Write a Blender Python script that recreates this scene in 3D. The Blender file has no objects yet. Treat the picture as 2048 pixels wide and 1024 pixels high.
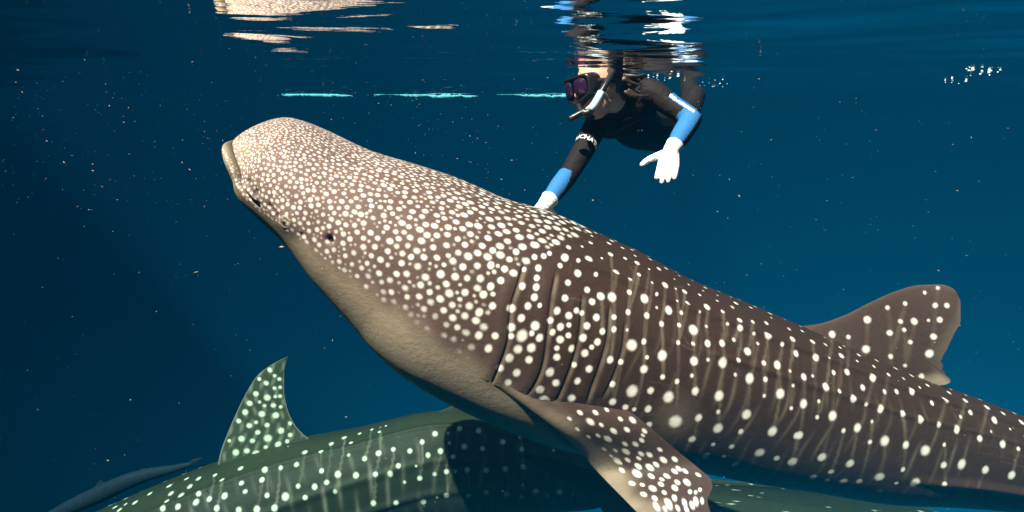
import bpy, bmesh, math, random
import numpy as np
from mathutils import Vector, Matrix
from mathutils.bvhtree import BVHTree

R = math.radians
rng = np.random.default_rng(7)
random.seed(7)
scene = bpy.context.scene
COL = scene.collection

# ------------------------------------------------------------------ camera
CAM_Z = -0.11
PITCH = 12.23
FPX = 1462.0                       # focal length in pixels of the 2048 px wide photograph
cam = bpy.data.objects.new('camera', bpy.data.cameras.new('camera'))
COL.objects.link(cam)
cam.location = (0, 0, CAM_Z)
cam.rotation_euler = (R(90 - PITCH), 0, 0)
cam.data.sensor_width = 36
cam.data.lens = 36 * FPX / 2048
cam.data.clip_start = 0.02
cam.data.clip_end = 1000
scene.camera = cam

# ------------------------------------------------------------------ sky, sun, exposure
SUN_EL, SUN_AZ = 57.0, 217.0        # azimuth clockwise from +Y (the view direction)
world = bpy.data.worlds.new('World')
scene.world = world
world.use_nodes = True
wn = world.node_tree.nodes
sky = wn.new('ShaderNodeTexSky')
sky.sky_type = 'NISHITA'
sky.sun_disc = False
sky.sun_elevation = R(SUN_EL)
sky.sun_rotation = R(SUN_AZ)
world.node_tree.links.new(sky.outputs[0], wn['Background'].inputs['Color'])
wn['Background'].inputs['Strength'].default_value = 0.05
sun = bpy.data.objects.new('sun', bpy.data.lights.new('sun', 'SUN'))
COL.objects.link(sun)
sun.data.energy = 5.0
sun.data.angle = R(0.5)
sun.data.color = (1.0, 0.76, 0.62)
sd = Vector((math.sin(R(SUN_AZ)) * math.cos(R(SUN_EL)), math.cos(R(SUN_AZ)) * math.cos(R(SUN_EL)), math.sin(R(SUN_EL))))
sun.rotation_euler = sd.to_track_quat('Z', 'Y').to_euler()
sun.location = (0, 0, 20)
vs = scene.view_settings
vs.view_transform = 'Standard'
vs.look = 'None'
vs.gamma = 1
vs.use_curve_mapping = False
vs.exposure = 1.68
scene.cycles.use_denoising = True
scene.cycles.max_bounces = 8
scene.cycles.volume_bounces = 1
scene.cycles.transparent_max_bounces = 12
scene.cycles.caustics_reflective = False
scene.cycles.sample_clamp_indirect = 4.0

# ------------------------------------------------------------------ helpers
ca, sa = math.cos(R(PITCH)), math.sin(R(PITCH))
C0 = np.array([0, 0, CAM_Z])
FW = np.array([0, ca, -sa])
UP = np.array([0, sa, ca])
RT = np.array([1.0, 0, 0])


def at(px, py, d):
    """world point seen at pixel (px, py) of the photograph, d metres ahead"""
    return C0 + RT * ((px - 1024) / FPX * d) - UP * ((py - 512) / FPX * d) + FW * d


def basis(v):
    """camera right/up/back components to a world unit vector"""
    w = RT * v[0] + UP * v[1] - FW * v[2]
    return w / np.linalg.norm(w)


def project(P):
    Q = P - C0
    z = Q @ FW
    return np.stack([1024 + FPX * (Q @ RT) / z, 512 - FPX * (Q @ UP) / z], -1)


def unit(v):
    return v / np.maximum(np.linalg.norm(v, axis=-1, keepdims=True), 1e-9)


def pchip(x, y, q):
    x = np.asarray(x, float); y = np.asarray(y, float); q = np.asarray(q, float)
    h = np.diff(x); dl = np.diff(y) / h
    m = np.zeros_like(y)
    m[0], m[-1] = dl[0], dl[-1]
    for k in range(1, len(x) - 1):
        if dl[k - 1] * dl[k] > 0:
            w1 = 2 * h[k] + h[k - 1]; w2 = h[k] + 2 * h[k - 1]
            m[k] = (w1 + w2) / (w1 / dl[k - 1] + w2 / dl[k])
    i = np.clip(np.searchsorted(x, q) - 1, 0, len(x) - 2)
    t = np.clip((q - x[i]) / h[i], 0, 1)
    return ((2*t**3 - 3*t**2 + 1) * y[i] + (t**3 - 2*t**2 + t) * h[i] * m[i]
            + (-2*t**3 + 3*t**2) * y[i+1] + (t**3 - t**2) * h[i] * m[i+1])


def spline(pts, n):
    """smooth curve through points (any dimension), n samples"""
    pts = np.asarray(pts, float)
    s = np.r_[0, np.cumsum(np.linalg.norm(np.diff(pts, axis=0), axis=1))]
    q = np.linspace(0, s[-1], n)
    return np.stack([pchip(s, pts[:, k], q) for k in range(pts.shape[1])], -1)


def sstep(a, b, x):
    t = np.clip((x - a) / (b - a), 0, 1)
    return t * t * (3 - 2 * t)


def link_mesh(name, V, F, mats, parent=None, smooth=True):
    me = bpy.data.meshes.new(name)
    me.from_pydata([tuple(v) for v in V], [], [tuple(f) for f in F])
    for m in (mats if isinstance(mats, (list, tuple)) else [mats]):
        me.materials.append(m)
    if smooth:
        me.polygons.foreach_set('use_smooth', [True] * len(me.polygons))
    me.update()
    o = bpy.data.objects.new(name, me)
    COL.objects.link(o)
    if parent is not None:
        o.parent = parent
        o.matrix_parent_inverse = Matrix.Translation(-parent.location) if parent.type == 'EMPTY' else Matrix()
    return o


def tag(o, label=None, cat=None, group=None, kind=None):
    if label: o['label'] = label
    if cat: o['category'] = cat
    if group: o['group'] = group
    if kind: o['kind'] = kind
    return o


def mat(name, color=(0.5, 0.5, 0.5), rough=0.5, spec=0.4, bump=0.0, bscale=60, vary=0.0, metallic=0.0):
    m = bpy.data.materials.new(name)
    m.use_nodes = True
    nt = m.node_tree
    b = nt.nodes['Principled BSDF']
    b.inputs['Base Color'].default_value = (*color, 1)
    b.inputs['Roughness'].default_value = rough
    b.inputs['Specular IOR Level'].default_value = spec
    b.inputs['Metallic'].default_value = metallic
    if bump or vary:
        tc = nt.nodes.new('ShaderNodeTexCoord')
        nz = nt.nodes.new('ShaderNodeTexNoise')
        nz.inputs['Scale'].default_value = bscale
        nz.inputs['Detail'].default_value = 5
        nt.links.new(tc.outputs['Object'], nz.inputs['Vector'])
        if bump:
            bp = nt.nodes.new('ShaderNodeBump')
            bp.inputs['Strength'].default_value = bump
            bp.inputs['Distance'].default_value = 0.01
            nt.links.new(nz.outputs['Fac'], bp.inputs['Height'])
            nt.links.new(bp.outputs['Normal'], b.inputs['Normal'])
        if vary:
            mx = nt.nodes.new('ShaderNodeMix'); mx.data_type = 'RGBA'
            mx.inputs[6].default_value = (*[c * (1 - vary) for c in color], 1)
            mx.inputs[7].default_value = (*[min(1, c * (1 + vary)) for c in color], 1)
            nt.links.new(nz.outputs['Fac'], mx.inputs[0])
            nt.links.new(mx.outputs[2], b.inputs['Base Color'])
    return m


def tube(bm_or_lists, pts, rad, n=12, caps=True):
    """append a swept round tube to (V, F) lists"""
    V, F = bm_or_lists
    pts = np.asarray(pts, float)
    rad = np.broadcast_to(np.asarray(rad, float), (len(pts),))
    T = unit(np.gradient(pts, axis=0))
    ref = np.array([0.13, 0.21, 0.97])
    base = len(V)
    for p, t, r in zip(pts, T, rad):
        a = np.cross(t, ref); a /= np.linalg.norm(a)
        b = np.cross(t, a)
        for k in range(n):
            th = 2 * math.pi * k / n
            V.append(p + r * (math.cos(th) * a + math.sin(th) * b))
    for i in range(len(pts) - 1):
        for k in range(n):
            k2 = (k + 1) % n
            F.append((base + i*n + k, base + i*n + k2, base + (i+1)*n + k2, base + (i+1)*n + k))
    if caps:
        F.append(tuple(base + k for k in range(n))[::-1])
        F.append(tuple(base + (len(pts)-1)*n + k for k in range(n)))


# ================================================================== the setting
# ---- water volume (box round everything; sky outside)
BX, BOT = 115.0, -38.0
bm = bmesh.new()
bmesh.ops.create_cube(bm, size=1)
for v in bm.verts:
    v.co = Vector((v.co.x * 2 * BX, v.co.y * 2 * BX, BOT - 1 if v.co.z < 0 else 0.55))
me = bpy.data.meshes.new('haze'); bm.to_mesh(me); bm.free()
haze = bpy.data.objects.new('haze', me)
COL.objects.link(haze)
tag(haze, kind='stuff')
hm = bpy.data.materials.new('sea_water_volume'); hm.use_nodes = True
nt = hm.node_tree
nt.nodes.remove(nt.nodes['Principled BSDF'])
pv = nt.nodes.new('ShaderNodeVolumePrincipled')
SIG_S = (0.00004, 0.0023, 0.0050)
SIG_A = (0.11, 0.040, 0.032)
pv.inputs['Color'].default_value = (*SIG_S, 1)
pv.inputs['Absorption Color'].default_value = (*[(1 - a / (1 - s)) ** 2 for a, s in zip(SIG_A, SIG_S)], 1)
pv.inputs['Density'].default_value = 1.0
pv.inputs['Anisotropy'].default_value = -0.68
nt.links.new(pv.outputs[0], nt.nodes['Material Output'].inputs['Volume'])
me.materials.append(hm)

# ---- sea bed, far below
n = 80
gx = np.linspace(-110, 110, n)
X, Y = np.meshgrid(gx, gx)
Z = -35 + 0.8 * np.sin(X * .09 + 1) * np.cos(Y * .07) + 0.3 * np.sin(X * .31 + Y * .2)
V = np.stack([X, Y, Z], -1).reshape(-1, 3)
F = [(j*n+i, j*n+i+1, (j+1)*n+i+1, (j+1)*n+i) for j in range(n-1) for i in range(n-1)]
tag(link_mesh('seabed', V, F, mat('seabed_sand', (0.22, 0.2, 0.15), 0.9, 0.1, 0.5, 2, 0.3)), kind='structure')

# ---- water surface: rippled sheet, seen from below
def surface_z(X, Y, spacing):
    g = np.random.default_rng(11)
    Z = np.zeros_like(X)
    for lam_lo, lam_hi, slope, num, spread in ((2.2, 5.0, 0.012, 7, 60), (0.7, 1.8, 0.022, 9, 55), (0.26, 0.6, 0.034, 14, 38), (0.12, 0.24, 0.022, 12, 45)):
        for _ in range(num):
            lam = math.exp(g.uniform(math.log(lam_lo), math.log(lam_hi)))
            an = R(90 + g.normal() * spread * 0.6)
            k = 2 * math.pi / lam
            a = slope / k / math.sqrt(num) * 1.6
            ph = g.uniform(0, 2 * math.pi)
            w = np.clip(1.6 - spacing * 4.5 / lam, 0, 1)
            arg = k * (X * math.cos(an) + Y * math.sin(an)) + ph
            Z += w * a * (np.sin(arg) + 0.22 * np.sin(2 * arg + 1.2))
    return Z

nr, na, nb = 540, 480, 60
rr = np.exp(np.linspace(math.log(0.12), math.log(109), nr))
ang = np.r_[np.linspace(R(-58), R(58), na), np.linspace(R(58), R(302), nb + 2)[1:-1]]
A, RR = np.meshgrid(ang, rr)
X, Y = RR * np.sin(A), RR * np.cos(A)
SP = np.maximum(RR * math.log(109 / 0.12) / nr, RR * R(116) / na)
SP = np.where(np.abs(A) < R(58.1), SP, RR * R(244) / nb)
Z = surface_z(X, Y, SP)
Z *= sstep(0.0, 0.5, RR) * 0.75 + 0.25
Z *= 0.75 + 0.25 * np.maximum(np.exp(-((A - R(9)) / R(11)) ** 2), 0.8 * sstep(3.5, 8, RR))
m_ = len(ang)
V = np.concatenate([np.stack([X, Y, Z], -1).reshape(-1, 3), [[0, 0, float(Z[0].mean())]]])
I = np.arange(nr * m_).reshape(nr, m_)
I2 = np.roll(I, -1, 1)
F = np.stack([I[:-1], I2[:-1], I2[1:], I[1:]], -1).reshape(-1, 4).tolist()
F += [(int(I[0, k]), nr * m_, int(I2[0, k])) for k in range(m_)]
wm = bpy.data.materials.new('water_surface_ripples'); wm.use_nodes = True
nt = wm.node_tree
nt.nodes.remove(nt.nodes['Principled BSDF'])
fr = nt.nodes.new('ShaderNodeFresnel'); fr.inputs['IOR'].default_value = 1.333
gl = nt.nodes.new('ShaderNodeBsdfGlossy'); gl.inputs['Roughness'].default_value = 0.0
gl.inputs['Color'].default_value = (1, 1, 1, 1)
tr = nt.nodes.new('ShaderNodeBsdfTransparent')
mx = nt.nodes.new('ShaderNodeMixShader')
tc = nt.nodes.new('ShaderNodeTexCoord')
mp = nt.nodes.new('ShaderNodeMapping'); mp.inputs['Scale'].default_value = (0.45, 1.0, 1.0)
nz = nt.nodes.new('ShaderNodeTexNoise'); nz.inputs['Scale'].default_value = 9; nz.inputs['Detail'].default_value = 4
bp = nt.nodes.new('ShaderNodeBump'); bp.inputs['Strength'].default_value = 0.2; bp.inputs['Distance'].default_value = 0.012
L = nt.links.new
L(tc.outputs['Object'], mp.inputs['Vector']); L(mp.outputs[0], nz.inputs['Vector'])
L(nz.outputs['Fac'], bp.inputs['Height'])
L(bp.outputs[0], fr.inputs['Normal']); L(bp.outputs[0], gl.inputs['Normal'])
L(fr.outputs[0], mx.inputs[0]); L(tr.outputs[0], mx.inputs[1]); L(gl.outputs[0], mx.inputs[2])
L(mx.outputs[0], nt.nodes['Material Output'].inputs['Surface'])
tag(link_mesh('water_surface', V, F, wm), kind='structure')

# ================================================================== whale sharks
def skin_material(name, dark, mid, spotc, belly):
    m = bpy.data.materials.new(name); m.use_nodes = True
    nt = m.node_tree; L = nt.links.new
    b = nt.nodes['Principled BSDF']
    def attr(n):
        a = nt.nodes.new('ShaderNodeAttribute'); a.attribute_name = n; return a.outputs['Fac']
    def mixc(f, a, c):
        x = nt.nodes.new('ShaderNodeMix'); x.data_type = 'RGBA'
        for s, v in ((0, f), (6, a), (7, c)):
            if isinstance(v, tuple): x.inputs[s].default_value = (*v, 1)
            elif isinstance(v, float): x.inputs[s].default_value = v
            else: L(v, x.inputs[s])
        return x.outputs[2]
    def math_(op, a, c):
        x = nt.nodes.new('ShaderNodeMath'); x.operation = op; x.use_clamp = True
        for s, v in ((0, a), (1, c)):
            if isinstance(v, float): x.inputs[s].default_value = v
            else: L(v, x.inputs[s])
        return x.outputs[0]
    tc = nt.nodes.new('ShaderNodeTexCoord')
    def noise(sc, det=5, rough=0.6):
        n = nt.nodes.new('ShaderNodeTexNoise'); n.inputs['Scale'].default_value = sc
        n.inputs['Detail'].default_value = det; n.inputs['Roughness'].default_value = rough
        L(tc.outputs['Object'], n.inputs['Vector']); return n.outputs['Fac']
    big, fine, grain = noise(7), noise(45), noise(260, 3)
    basec = mixc(attr('tone'), dark, mid)
    basec = mixc(math_('MULTIPLY', big, 0.6), basec, tuple(c * 0.7 for c in dark))
    basec = mixc(math_('MULTIPLY', noise(16), 0.32), basec, tuple(c * k for c, k in zip(dark, (2.3, 2.1, 1.9))))
    basec = mixc(math_('MULTIPLY', fine, 0.07), basec, mid)
    basec = mixc(math_('MULTIPLY', attr('bar'), 0.85), basec, tuple(c * 0.55 for c in belly))
    bel = mixc(math_('MULTIPLY', fine, 0.6), belly, tuple(c * 0.55 for c in belly))
    bel = mixc(math_('MULTIPLY', big, 0.6), bel, (0.26, 0.20, 0.13))
    c = mixc(attr('belly'), basec, bel)
    spn = mixc(math_('MULTIPLY', noise(28), 0.75), spotc, tuple(x * k for x, k in zip(spotc, (0.74, 0.68, 0.56))))
    mr = nt.nodes.new('ShaderNodeMapRange'); mr.interpolation_type = 'SMOOTHSTEP'
    mr.inputs[1].default_value = 0.08; mr.inputs[2].default_value = 0.68
    ad = nt.nodes.new('ShaderNodeMath'); ad.operation = 'ADD'
    ml = nt.nodes.new('ShaderNodeMath'); ml.operation = 'MULTIPLY_ADD'
    L(noise(110, 4, 0.7), ml.inputs[0]); ml.inputs[1].default_value = 0.55; ml.inputs[2].default_value = -0.275
    L(ml.outputs[0], ad.inputs[0]); L(attr('spot'), ad.inputs[1]); L(ad.outputs[0], mr.inputs[0])
    sp_f = math_('MULTIPLY', mr.outputs[0], math_('MULTIPLY', attr('spot'), 1.12))
    c = mixc(sp_f, c, spn)
    c = mixc(math_('MULTIPLY', grain, 0.10), c, tuple(x * 0.5 for x in mid))
    c = mixc(attr('slit'), c, (0.012, 0.009, 0.008))
    L(c, b.inputs['Base Color'])
    b.inputs['Roughness'].default_value = 0.5
    b.inputs['Specular IOR Level'].default_value = 0.10
    bp = nt.nodes.new('ShaderNodeBump'); bp.inputs['Strength'].default_value = 0.55; bp.inputs['Distance'].default_value = 0.006
    L(math_('ADD', math_('MULTIPLY', fine, 0.6), math_('MULTIPLY', grain, 0.4)), bp.inputs['Height'])
    L(bp.outputs[0], b.inputs['Normal'])
    return m


class Patch:
    """grid of surface points with painted skin attributes; spots live in 3-D on the surface"""
    def __init__(self, P, wrap):
        self.P, self.wrap = P, wrap
        self.n, self.m = P.shape[:2]
        for k in ('spot', 'bar', 'belly', 'slit', 'tone'):
            setattr(self, k, np.zeros(P.shape[:2]))
        self.refresh()

    def refresh(self):
        P = self.P
        self.ei = unit(np.gradient(P, axis=0))
        if self.wrap:
            g = np.roll(P, -1, 1) - np.roll(P, 1, 1)
        else:
            g = np.gradient(P, axis=1)
        self.ej = unit(g)
        self.N = unit(np.cross(self.ej, self.ei))
        c = P.mean((0, 1))
        if (self.N * (P - (P.mean(1, keepdims=True) if self.wrap else c))).sum() < 0:
            self.N = -self.N
        self.px = project(P)
        self.face = ((C0 - P) * self.N).sum(-1) > 0.0

    def pick(self, x, y):
        d = (self.px[..., 0] - x) ** 2 + (self.px[..., 1] - y) ** 2
        d = np.where(self.face, d, 1e9)
        k = int(np.argmin(d))
        return (k // self.m, k % self.m), math.sqrt(d.flat[k])

    def window(self, i, j, rad):
        st = max(np.linalg.norm(self.P[min(i+1, self.n-1), j] - self.P[max(i-1, 0), j]) / 2, 5e-4)
        sj = max(np.linalg.norm(self.P[i, (j+1) % self.m] - self.P[i, j-1]) / 2, 5e-4)
        wi, wj = int(rad / st) + 2, min(int(rad / sj) + 2, self.m // 2 - 1)
        ii = np.arange(max(i - wi, 0), min(i + wi + 1, self.n))
        jj = np.arange(j - wj, j + wj + 1)
        jj = jj % self.m if self.wrap else jj[(jj >= 0) & (jj < self.m)]
        return np.ix_(ii, jj)

    def dab(self, name, i, j, r_i, r_j, val=1.0, soft=0.85, op='max'):
        W = self.window(i, j, max(r_i, r_j) * 1.8)
        d = self.P[W] - self.P[i, j]
        e2 = np.cross(self.N[i, j], self.ei[i, j])
        q = np.sqrt(((d @ self.ei[i, j]) / r_i) ** 2 + ((d @ e2) / r_j) ** 2 + ((d @ self.N[i, j]) / (r_i + r_j)) ** 2)
        a = getattr(self, name)
        v = val * (1 - sstep(1 - soft, 1 + soft * 0.45, q))
        a[W] = np.maximum(a[W], v) if op == 'max' else a[W] * (1 - v)

    def curve(self, pxs, rad, fn, n=60):
        """visit the surface around a drawn curve: fn(window, signed distance, along)"""
        pts = spline(pxs, n)
        for k, (x, y) in enumerate(pts):
            (i, j), dd = self.pick(x, y)
            if dd < 8:
                fn(i, j, k / (n - 1))


def make_body(sp, cap_len, roll, ni, nj_near, nj_far, pw=2.2, cap_n=(2.4, 2.6), dense=None):
    """sp rows: px, py, depth, half height (px), half width (m). Lofted body from nose to tail root."""
    sp = np.array(sp, float)
    C = np.array([at(a, b, d) for a, b, d in sp[:, :3]])
    hh = sp[:, 3] / FPX * sp[:, 2]
    s = np.r_[0, np.cumsum(np.linalg.norm(np.diff(C, axis=0), axis=1))]
    L = s[-1]
    u = np.linspace(0, 1, ni)
    nose = 0.10 if dense else 0.16
    q = np.where(u < nose, cap_len * (1 - np.cos(u / nose * math.pi / 2)) , 0)
    slope0 = cap_len
    rest = u >= nose
    q[rest] = cap_len + (u[rest] - nose) / (1 - nose) * (L - cap_len)
    if dense:
        q[rest] = np.interp(u[rest], [nose, 0.62, 1], [cap_len, dense, L])
    q[0] = 1e-4
    Cq = np.stack([pchip(s, C[:, k], q) for k in range(3)], -1)
    ker = np.ones(61) / 61
    Tn = np.gradient(Cq, q, axis=0)
    Tn = np.stack([np.convolve(np.pad(Tn[:, k], 30, mode='edge'), ker, 'valid') for k in range(3)], -1)
    T = unit(Tn)
    H, B = pchip(s, hh, q), pchip(s, sp[:, 4], q)
    x = np.clip(1 - q / cap_len, 0, 1)
    H = H * (1 - x ** cap_n[0]) ** (1 / cap_n[0])
    B = B * (1 - x ** cap_n[1]) ** (1 / cap_n[1])
    tocam = unit(C0 - Cq)
    S0 = unit(tocam - (tocam * T).sum(-1, keepdims=True) * T)
    U0 = np.cross(S0, T)
    U0 = np.where((U0 @ UP)[:, None] < 0, -U0, U0)
    rho = np.radians(np.interp(q / L, *roll))[:, None] if isinstance(roll, tuple) else R(roll)
    U = U0 * np.cos(rho) + S0 * np.sin(rho)
    S = S0 * np.cos(rho) - U0 * np.sin(rho)
    cr, sr = np.cos(rho).ravel(), np.sin(rho).ravel()
    Amin = 0.45 * H
    Aa = np.sqrt(np.maximum(H ** 2 - (B * sr) ** 2, Amin ** 2)) / cr
    th = np.r_[np.linspace(R(-8), R(186), nj_near), np.linspace(R(186), R(352), nj_far + 2)[1:-1]]
    p = 2 / pw
    cu = np.sign(np.cos(th)) * np.abs(np.cos(th)) ** p
    cs = np.sign(np.sin(th)) * np.abs(np.sin(th)) ** p
    return dict(q=q, L=L, C=Cq, T=T, U=U, S=S, A=Aa, B=B, th=th, cu=cu, cs=cs)


def body_points(b, radial=None, axial=None):
    k = 1.0 if radial is None else radial
    P = (b['C'][:, None] + (b['A'][:, None] * b['cu'] * k)[..., None] * b['U'][:, None]
         + (b['B'][:, None] * b['cs'] * k)[..., None] * b['S'][:, None])
    if axial is not None:
        P = P + axial[..., None] * b['T'][:, None]
    return P


def fin_grid(Rt, E, thick, nu, nv, flare=0.0, wave=None, toward=None):
    """two-sided ruled fin; Rt, E = root and edge curves (nu x 3). Returns (nu, 2*nv) grid, open at the root."""
    v = np.linspace(0, 1, nv)
    M = Rt[:, None] * (1 - v[None, :, None]) + E[:, None] * v[None, :, None]
    ch = unit(np.gradient(M, axis=0))
    sp = unit(np.gradient(M, axis=1))
    nrm = np.cross(ch, sp)
    mean = unit(nrm[nu // 4: 3 * nu // 4, : nv // 2].mean((0, 1)))
    if toward is not None and mean @ toward < 0:
        mean = -mean
    uu = np.linspace(0, 1, nu)[:, None]
    t = thick * (np.sin(math.pi * np.clip(uu, 0, 1)) ** 0.5) * ((1 - v) ** 0.75)[None] + 0.0012
    t = t + flare * np.exp(-v / 0.07)[None] * np.sin(math.pi * uu) ** 0.4
    near = M + mean * t[..., None]
    far = M - mean * t[..., None]
    return np.concatenate([near, far[:, ::-1]], 1), nv


def chord_fin(Lp, Tp, t0, nw, nc, flare=0.0, flare_w=0.05, depth=None):
    """fin between a leading and a trailing edge curve, aerofoil sections; closed ring grid (nw, 2*nc)"""
    c = (1 - np.cos(np.linspace(0, math.pi, nc))) / 2
    w = np.linspace(0, 1, nw)[:, None]
    M = Lp[:, None] * (1 - c[None, :, None]) + Tp[:, None] * c[None, :, None]
    if depth is not None:
        M = depth(M, w, c)
    a = unit(np.gradient(M, axis=0)); b_ = unit(np.gradient(M, axis=1))
    nrm = unit(np.cross(a, b_))
    mid = nrm[:, nc // 3: 2 * nc // 3].mean(1)
    k = max(nw // 8, 3) | 1
    ker = np.ones(k) / k
    mid = unit(np.stack([np.convolve(np.pad(mid[:, i], k // 2, mode='edge'), ker, 'valid') for i in range(3)], -1))
    t = (t0 * (1 - w) ** 0.7 + 0.0025 + flare * np.exp(-w / flare_w)) * (2.5 * np.sqrt(c) * (1 - c) + 0.02)[None]
    return np.concatenate([M + mid[:, None] * t[..., None], (M - mid[:, None] * t[..., None])[:, ::-1]], 1)


def join_patches(name, patches, material, parent=None):
    V, F, att, o = [], [], {k: [] for k in ('spot', 'bar', 'belly', 'slit', 'tone')}, 0
    for p in patches:
        I = np.arange(p.n * p.m).reshape(p.n, p.m) + o
        I2 = np.roll(I, -1, 1) if p.wrap else None
        if p.wrap:
            f = np.stack([I[:-1], I2[:-1], I2[1:], I[1:]], -1).reshape(-1, 4)
        else:
            f = np.stack([I[:-1, :-1], I[:-1, 1:], I[1:, 1:], I[1:, :-1]], -1).reshape(-1, 4)
        if (np.cross(p.P.reshape(-1,3)[f[:,1]-o]-p.P.reshape(-1,3)[f[:,0]-o], p.P.reshape(-1,3)[f[:,3]-o]-p.P.reshape(-1,3)[f[:,0]-o]) * p.N.reshape(-1,3)[f[:,0]-o]).sum() < 0:
            f = f[:, ::-1]
        F.append(f)
        V.append(p.P.reshape(-1, 3)); o += p.n * p.m
        for k in att: att[k].append(getattr(p, k).ravel())
    V = np.concatenate(V); F = np.concatenate(F)
    me = bpy.data.meshes.new(name)
    me.vertices.add(len(V)); me.vertices.foreach_set('co', V.astype(np.float32).ravel())
    me.loops.add(F.size); me.loops.foreach_set('vertex_index', F.astype(np.int32).ravel())
    me.polygons.add(len(F))
    me.polygons.foreach_set('loop_start', np.arange(0, F.size, 4, dtype=np.int32))
    me.polygons.foreach_set('use_smooth', np.ones(len(F), bool))
    for k in att:
        a = me.attributes.new(k, 'FLOAT', 'POINT')
        a.data.foreach_set('value', np.concatenate(att[k]).astype(np.float32))
    me.materials.append(material)
    me.update(calc_edges=True); me.validate()
    o = bpy.data.objects.new(name, me); COL.objects.link(o)
    if parent is not None: o.parent = parent
    return o


PXR = 3.75                      # spot size class to radius in photograph pixels

def put_spots(patch, data, view, rnd, mirror=None, depth=2.6, val=1.0, along=None, maxd=9):
    (x0, y0, sc) = view
    for x, y, sz in data:
        X, Y = x0 + x / sc, y0 + y / sc
        (i, j), dd = patch.pick(X, Y)
        if dd > maxd:
            continue
        r = PXR * sz / FPX * depth
        e = rnd.uniform(1.0, 1.25) if along is None else 1 / along
        vv = val * min(1.0, 0.72 + 0.16 * sz)
        patch.dab('spot', i, j, r / e ** .5, r * e ** .5, vv)
        if mirror is not None:
            jm = int(np.argmin(np.abs(((mirror - (2 * math.pi - mirror[j])) + math.pi) % (2 * math.pi) - math.pi)))
            patch.dab('spot', i, jm, r / e ** .5, r * e ** .5, vv)
        yield i, j, r

def chain_lines(patch, pxy, rnd, lo, hi, val, th=None):
    """faint pale bars that string the spots of one row together"""
    for k, p in enumerate(pxy):
        d = pxy - p
        ok = (d[:, 1] > lo) & (d[:, 1] < hi) & (d[:, 0] < 0.10 * d[:, 1]) & (d[:, 0] > -0.30 * d[:, 1])
        if not ok.any() or rnd.random() < .12: continue
        e = pxy[np.where(ok)[0][np.argmin((d[ok] ** 2).sum(-1))]]
        v = val * rnd.uniform(.45, 1)
        for t in np.linspace(0, 1, 26):
            x, y = p + (e - p) * t
            x += 2 * math.sin(math.pi * t)
            (i, j), dd = patch.pick(x, y)
            if dd < 7: patch.dab('bar', i, j, 0.0068, 0.012, v * (0.8 + .2 * math.cos(t * 5 + k)), 0.95)


# ---- measured spots of the near shark
B_BODY = [(50,20,2),(118,38,1.5),(172,60,2),(228,88,1),(10,38,1),(75,103,2.5),(180,115,1.5),(140,135,1.5),(243,153,1),(303,163,2.5),(352,180,1),(394,193,2),(345,135,.8),(263,207,1.3),(408,247,2),(360,235,1),(498,265,2.5),(462,287,1),(572,287,1.5),(57,218,3),(5,215,2.5),(207,227,3),(265,268,1),(320,282,2.8),(378,292,1.5),(138,195,1.8),(130,290,1.8),(217,305,2),(66,312,1.8),(285,345,1.8),(368,350,1.6),(433,372,3.3),(493,355,1.2),(648,328,2),(655,362,2.2),(595,345,1.3),(710,335,1.5),(717,390,1.3),(782,395,2.8),(625,418,1.4),(735,435,1.2),(848,440,1.6),(897,415,2.2),(912,483,2.2),(66,368,1.8),(10,380,2),(125,373,1),(148,443,3.5),(203,427,1.8),(290,493,3.2),(363,430,1.5),(435,437,1.4),(503,437,2.3),(570,435,2.3),(690,473,2.6),(760,525,1.8),(827,537,2.8),(573,523,3.2),(503,510,1.3),(435,518,2.8),(642,513,1.6),(633,582,1.3),(697,597,3.2),(768,603,1.8),(882,563,1.2),(900,630,1.3),(838,670,3.3),(763,678,1.3),(218,497,1.4),(203,555,2.6),(48,513,2.3),(98,520,1.8),(150,655,3.8),(292,592,1.7),(360,610,1.7),(430,585,1.4),(440,658,2.6),(318,685,3.6),(237,655,2.3),(557,680,3.3),(553,753,1.6),(680,767,3.3),(349,797,4.3),(457,780,2.6),(225,740,2.4),(228,815,2.2),(550,832,3.4),(655,847,2),(430,880,2.6),(525,905,1.6),(612,915,2),(803,845,3.4),(888,735,1.4),(745,945,3.4),(495,958,2.8),(630,993,2.6),(823,970,2.2),(893,985,3.4),(575,960,1.5),(917,863,2.2),(57,625,2),(60,705,2.4),(118,730,2),(160,742,1.5),(150,790,1.8)]
C_BODY = [(266,302,2),(280,370,2.5),(347,272,2.2),(416,285,1.5),(384,362,2.2),(336,370,1),(490,333,2.6),(225,453,2.3),(266,448,1.2),(352,435,1.7),(408,433,2.2),(320,495,2.7),(378,512,1.5),(227,565,2.9),(290,555,1.3),(349,618,3.2),(285,622,1.5),(397,680,1.7),(455,667,2.9),(438,545,2.5),(490,568,1.5),(555,590,2.6),(520,457,2.7),(585,442,1.5),(618,515,1.8),(687,512,2.6),(645,608,2.2),(725,633,2.6),(770,562,1.8),(827,548,2.3),(910,553,2),(932,603,1.9),(1003,580,2.2),(1032,636,2.5),(875,675,2.7),(797,655,1.9),(970,712,2.3),(823,740,1.5),(508,727,1.7),(573,724,3.5),(658,740,2.6),(742,765,3.6),(820,825,2.5),(895,820,3.5),(997,845,2.9),(1105,867,3.1),(1070,737,2.6),(1148,643,2.2),(1135,757,1.6),(1102,673,1),(208,700,2.8),(303,790,3.2),(345,855,2.2),(423,818,3),(265,875,2.6),(395,893,2.8),(463,895,2.3),(550,877,3.4),(548,935,1.6),(697,900,3.5),(618,900,1.5),(325,888,1.8),(645,843,1.8),(825,908,2),(515,640,1.2)]
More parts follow.
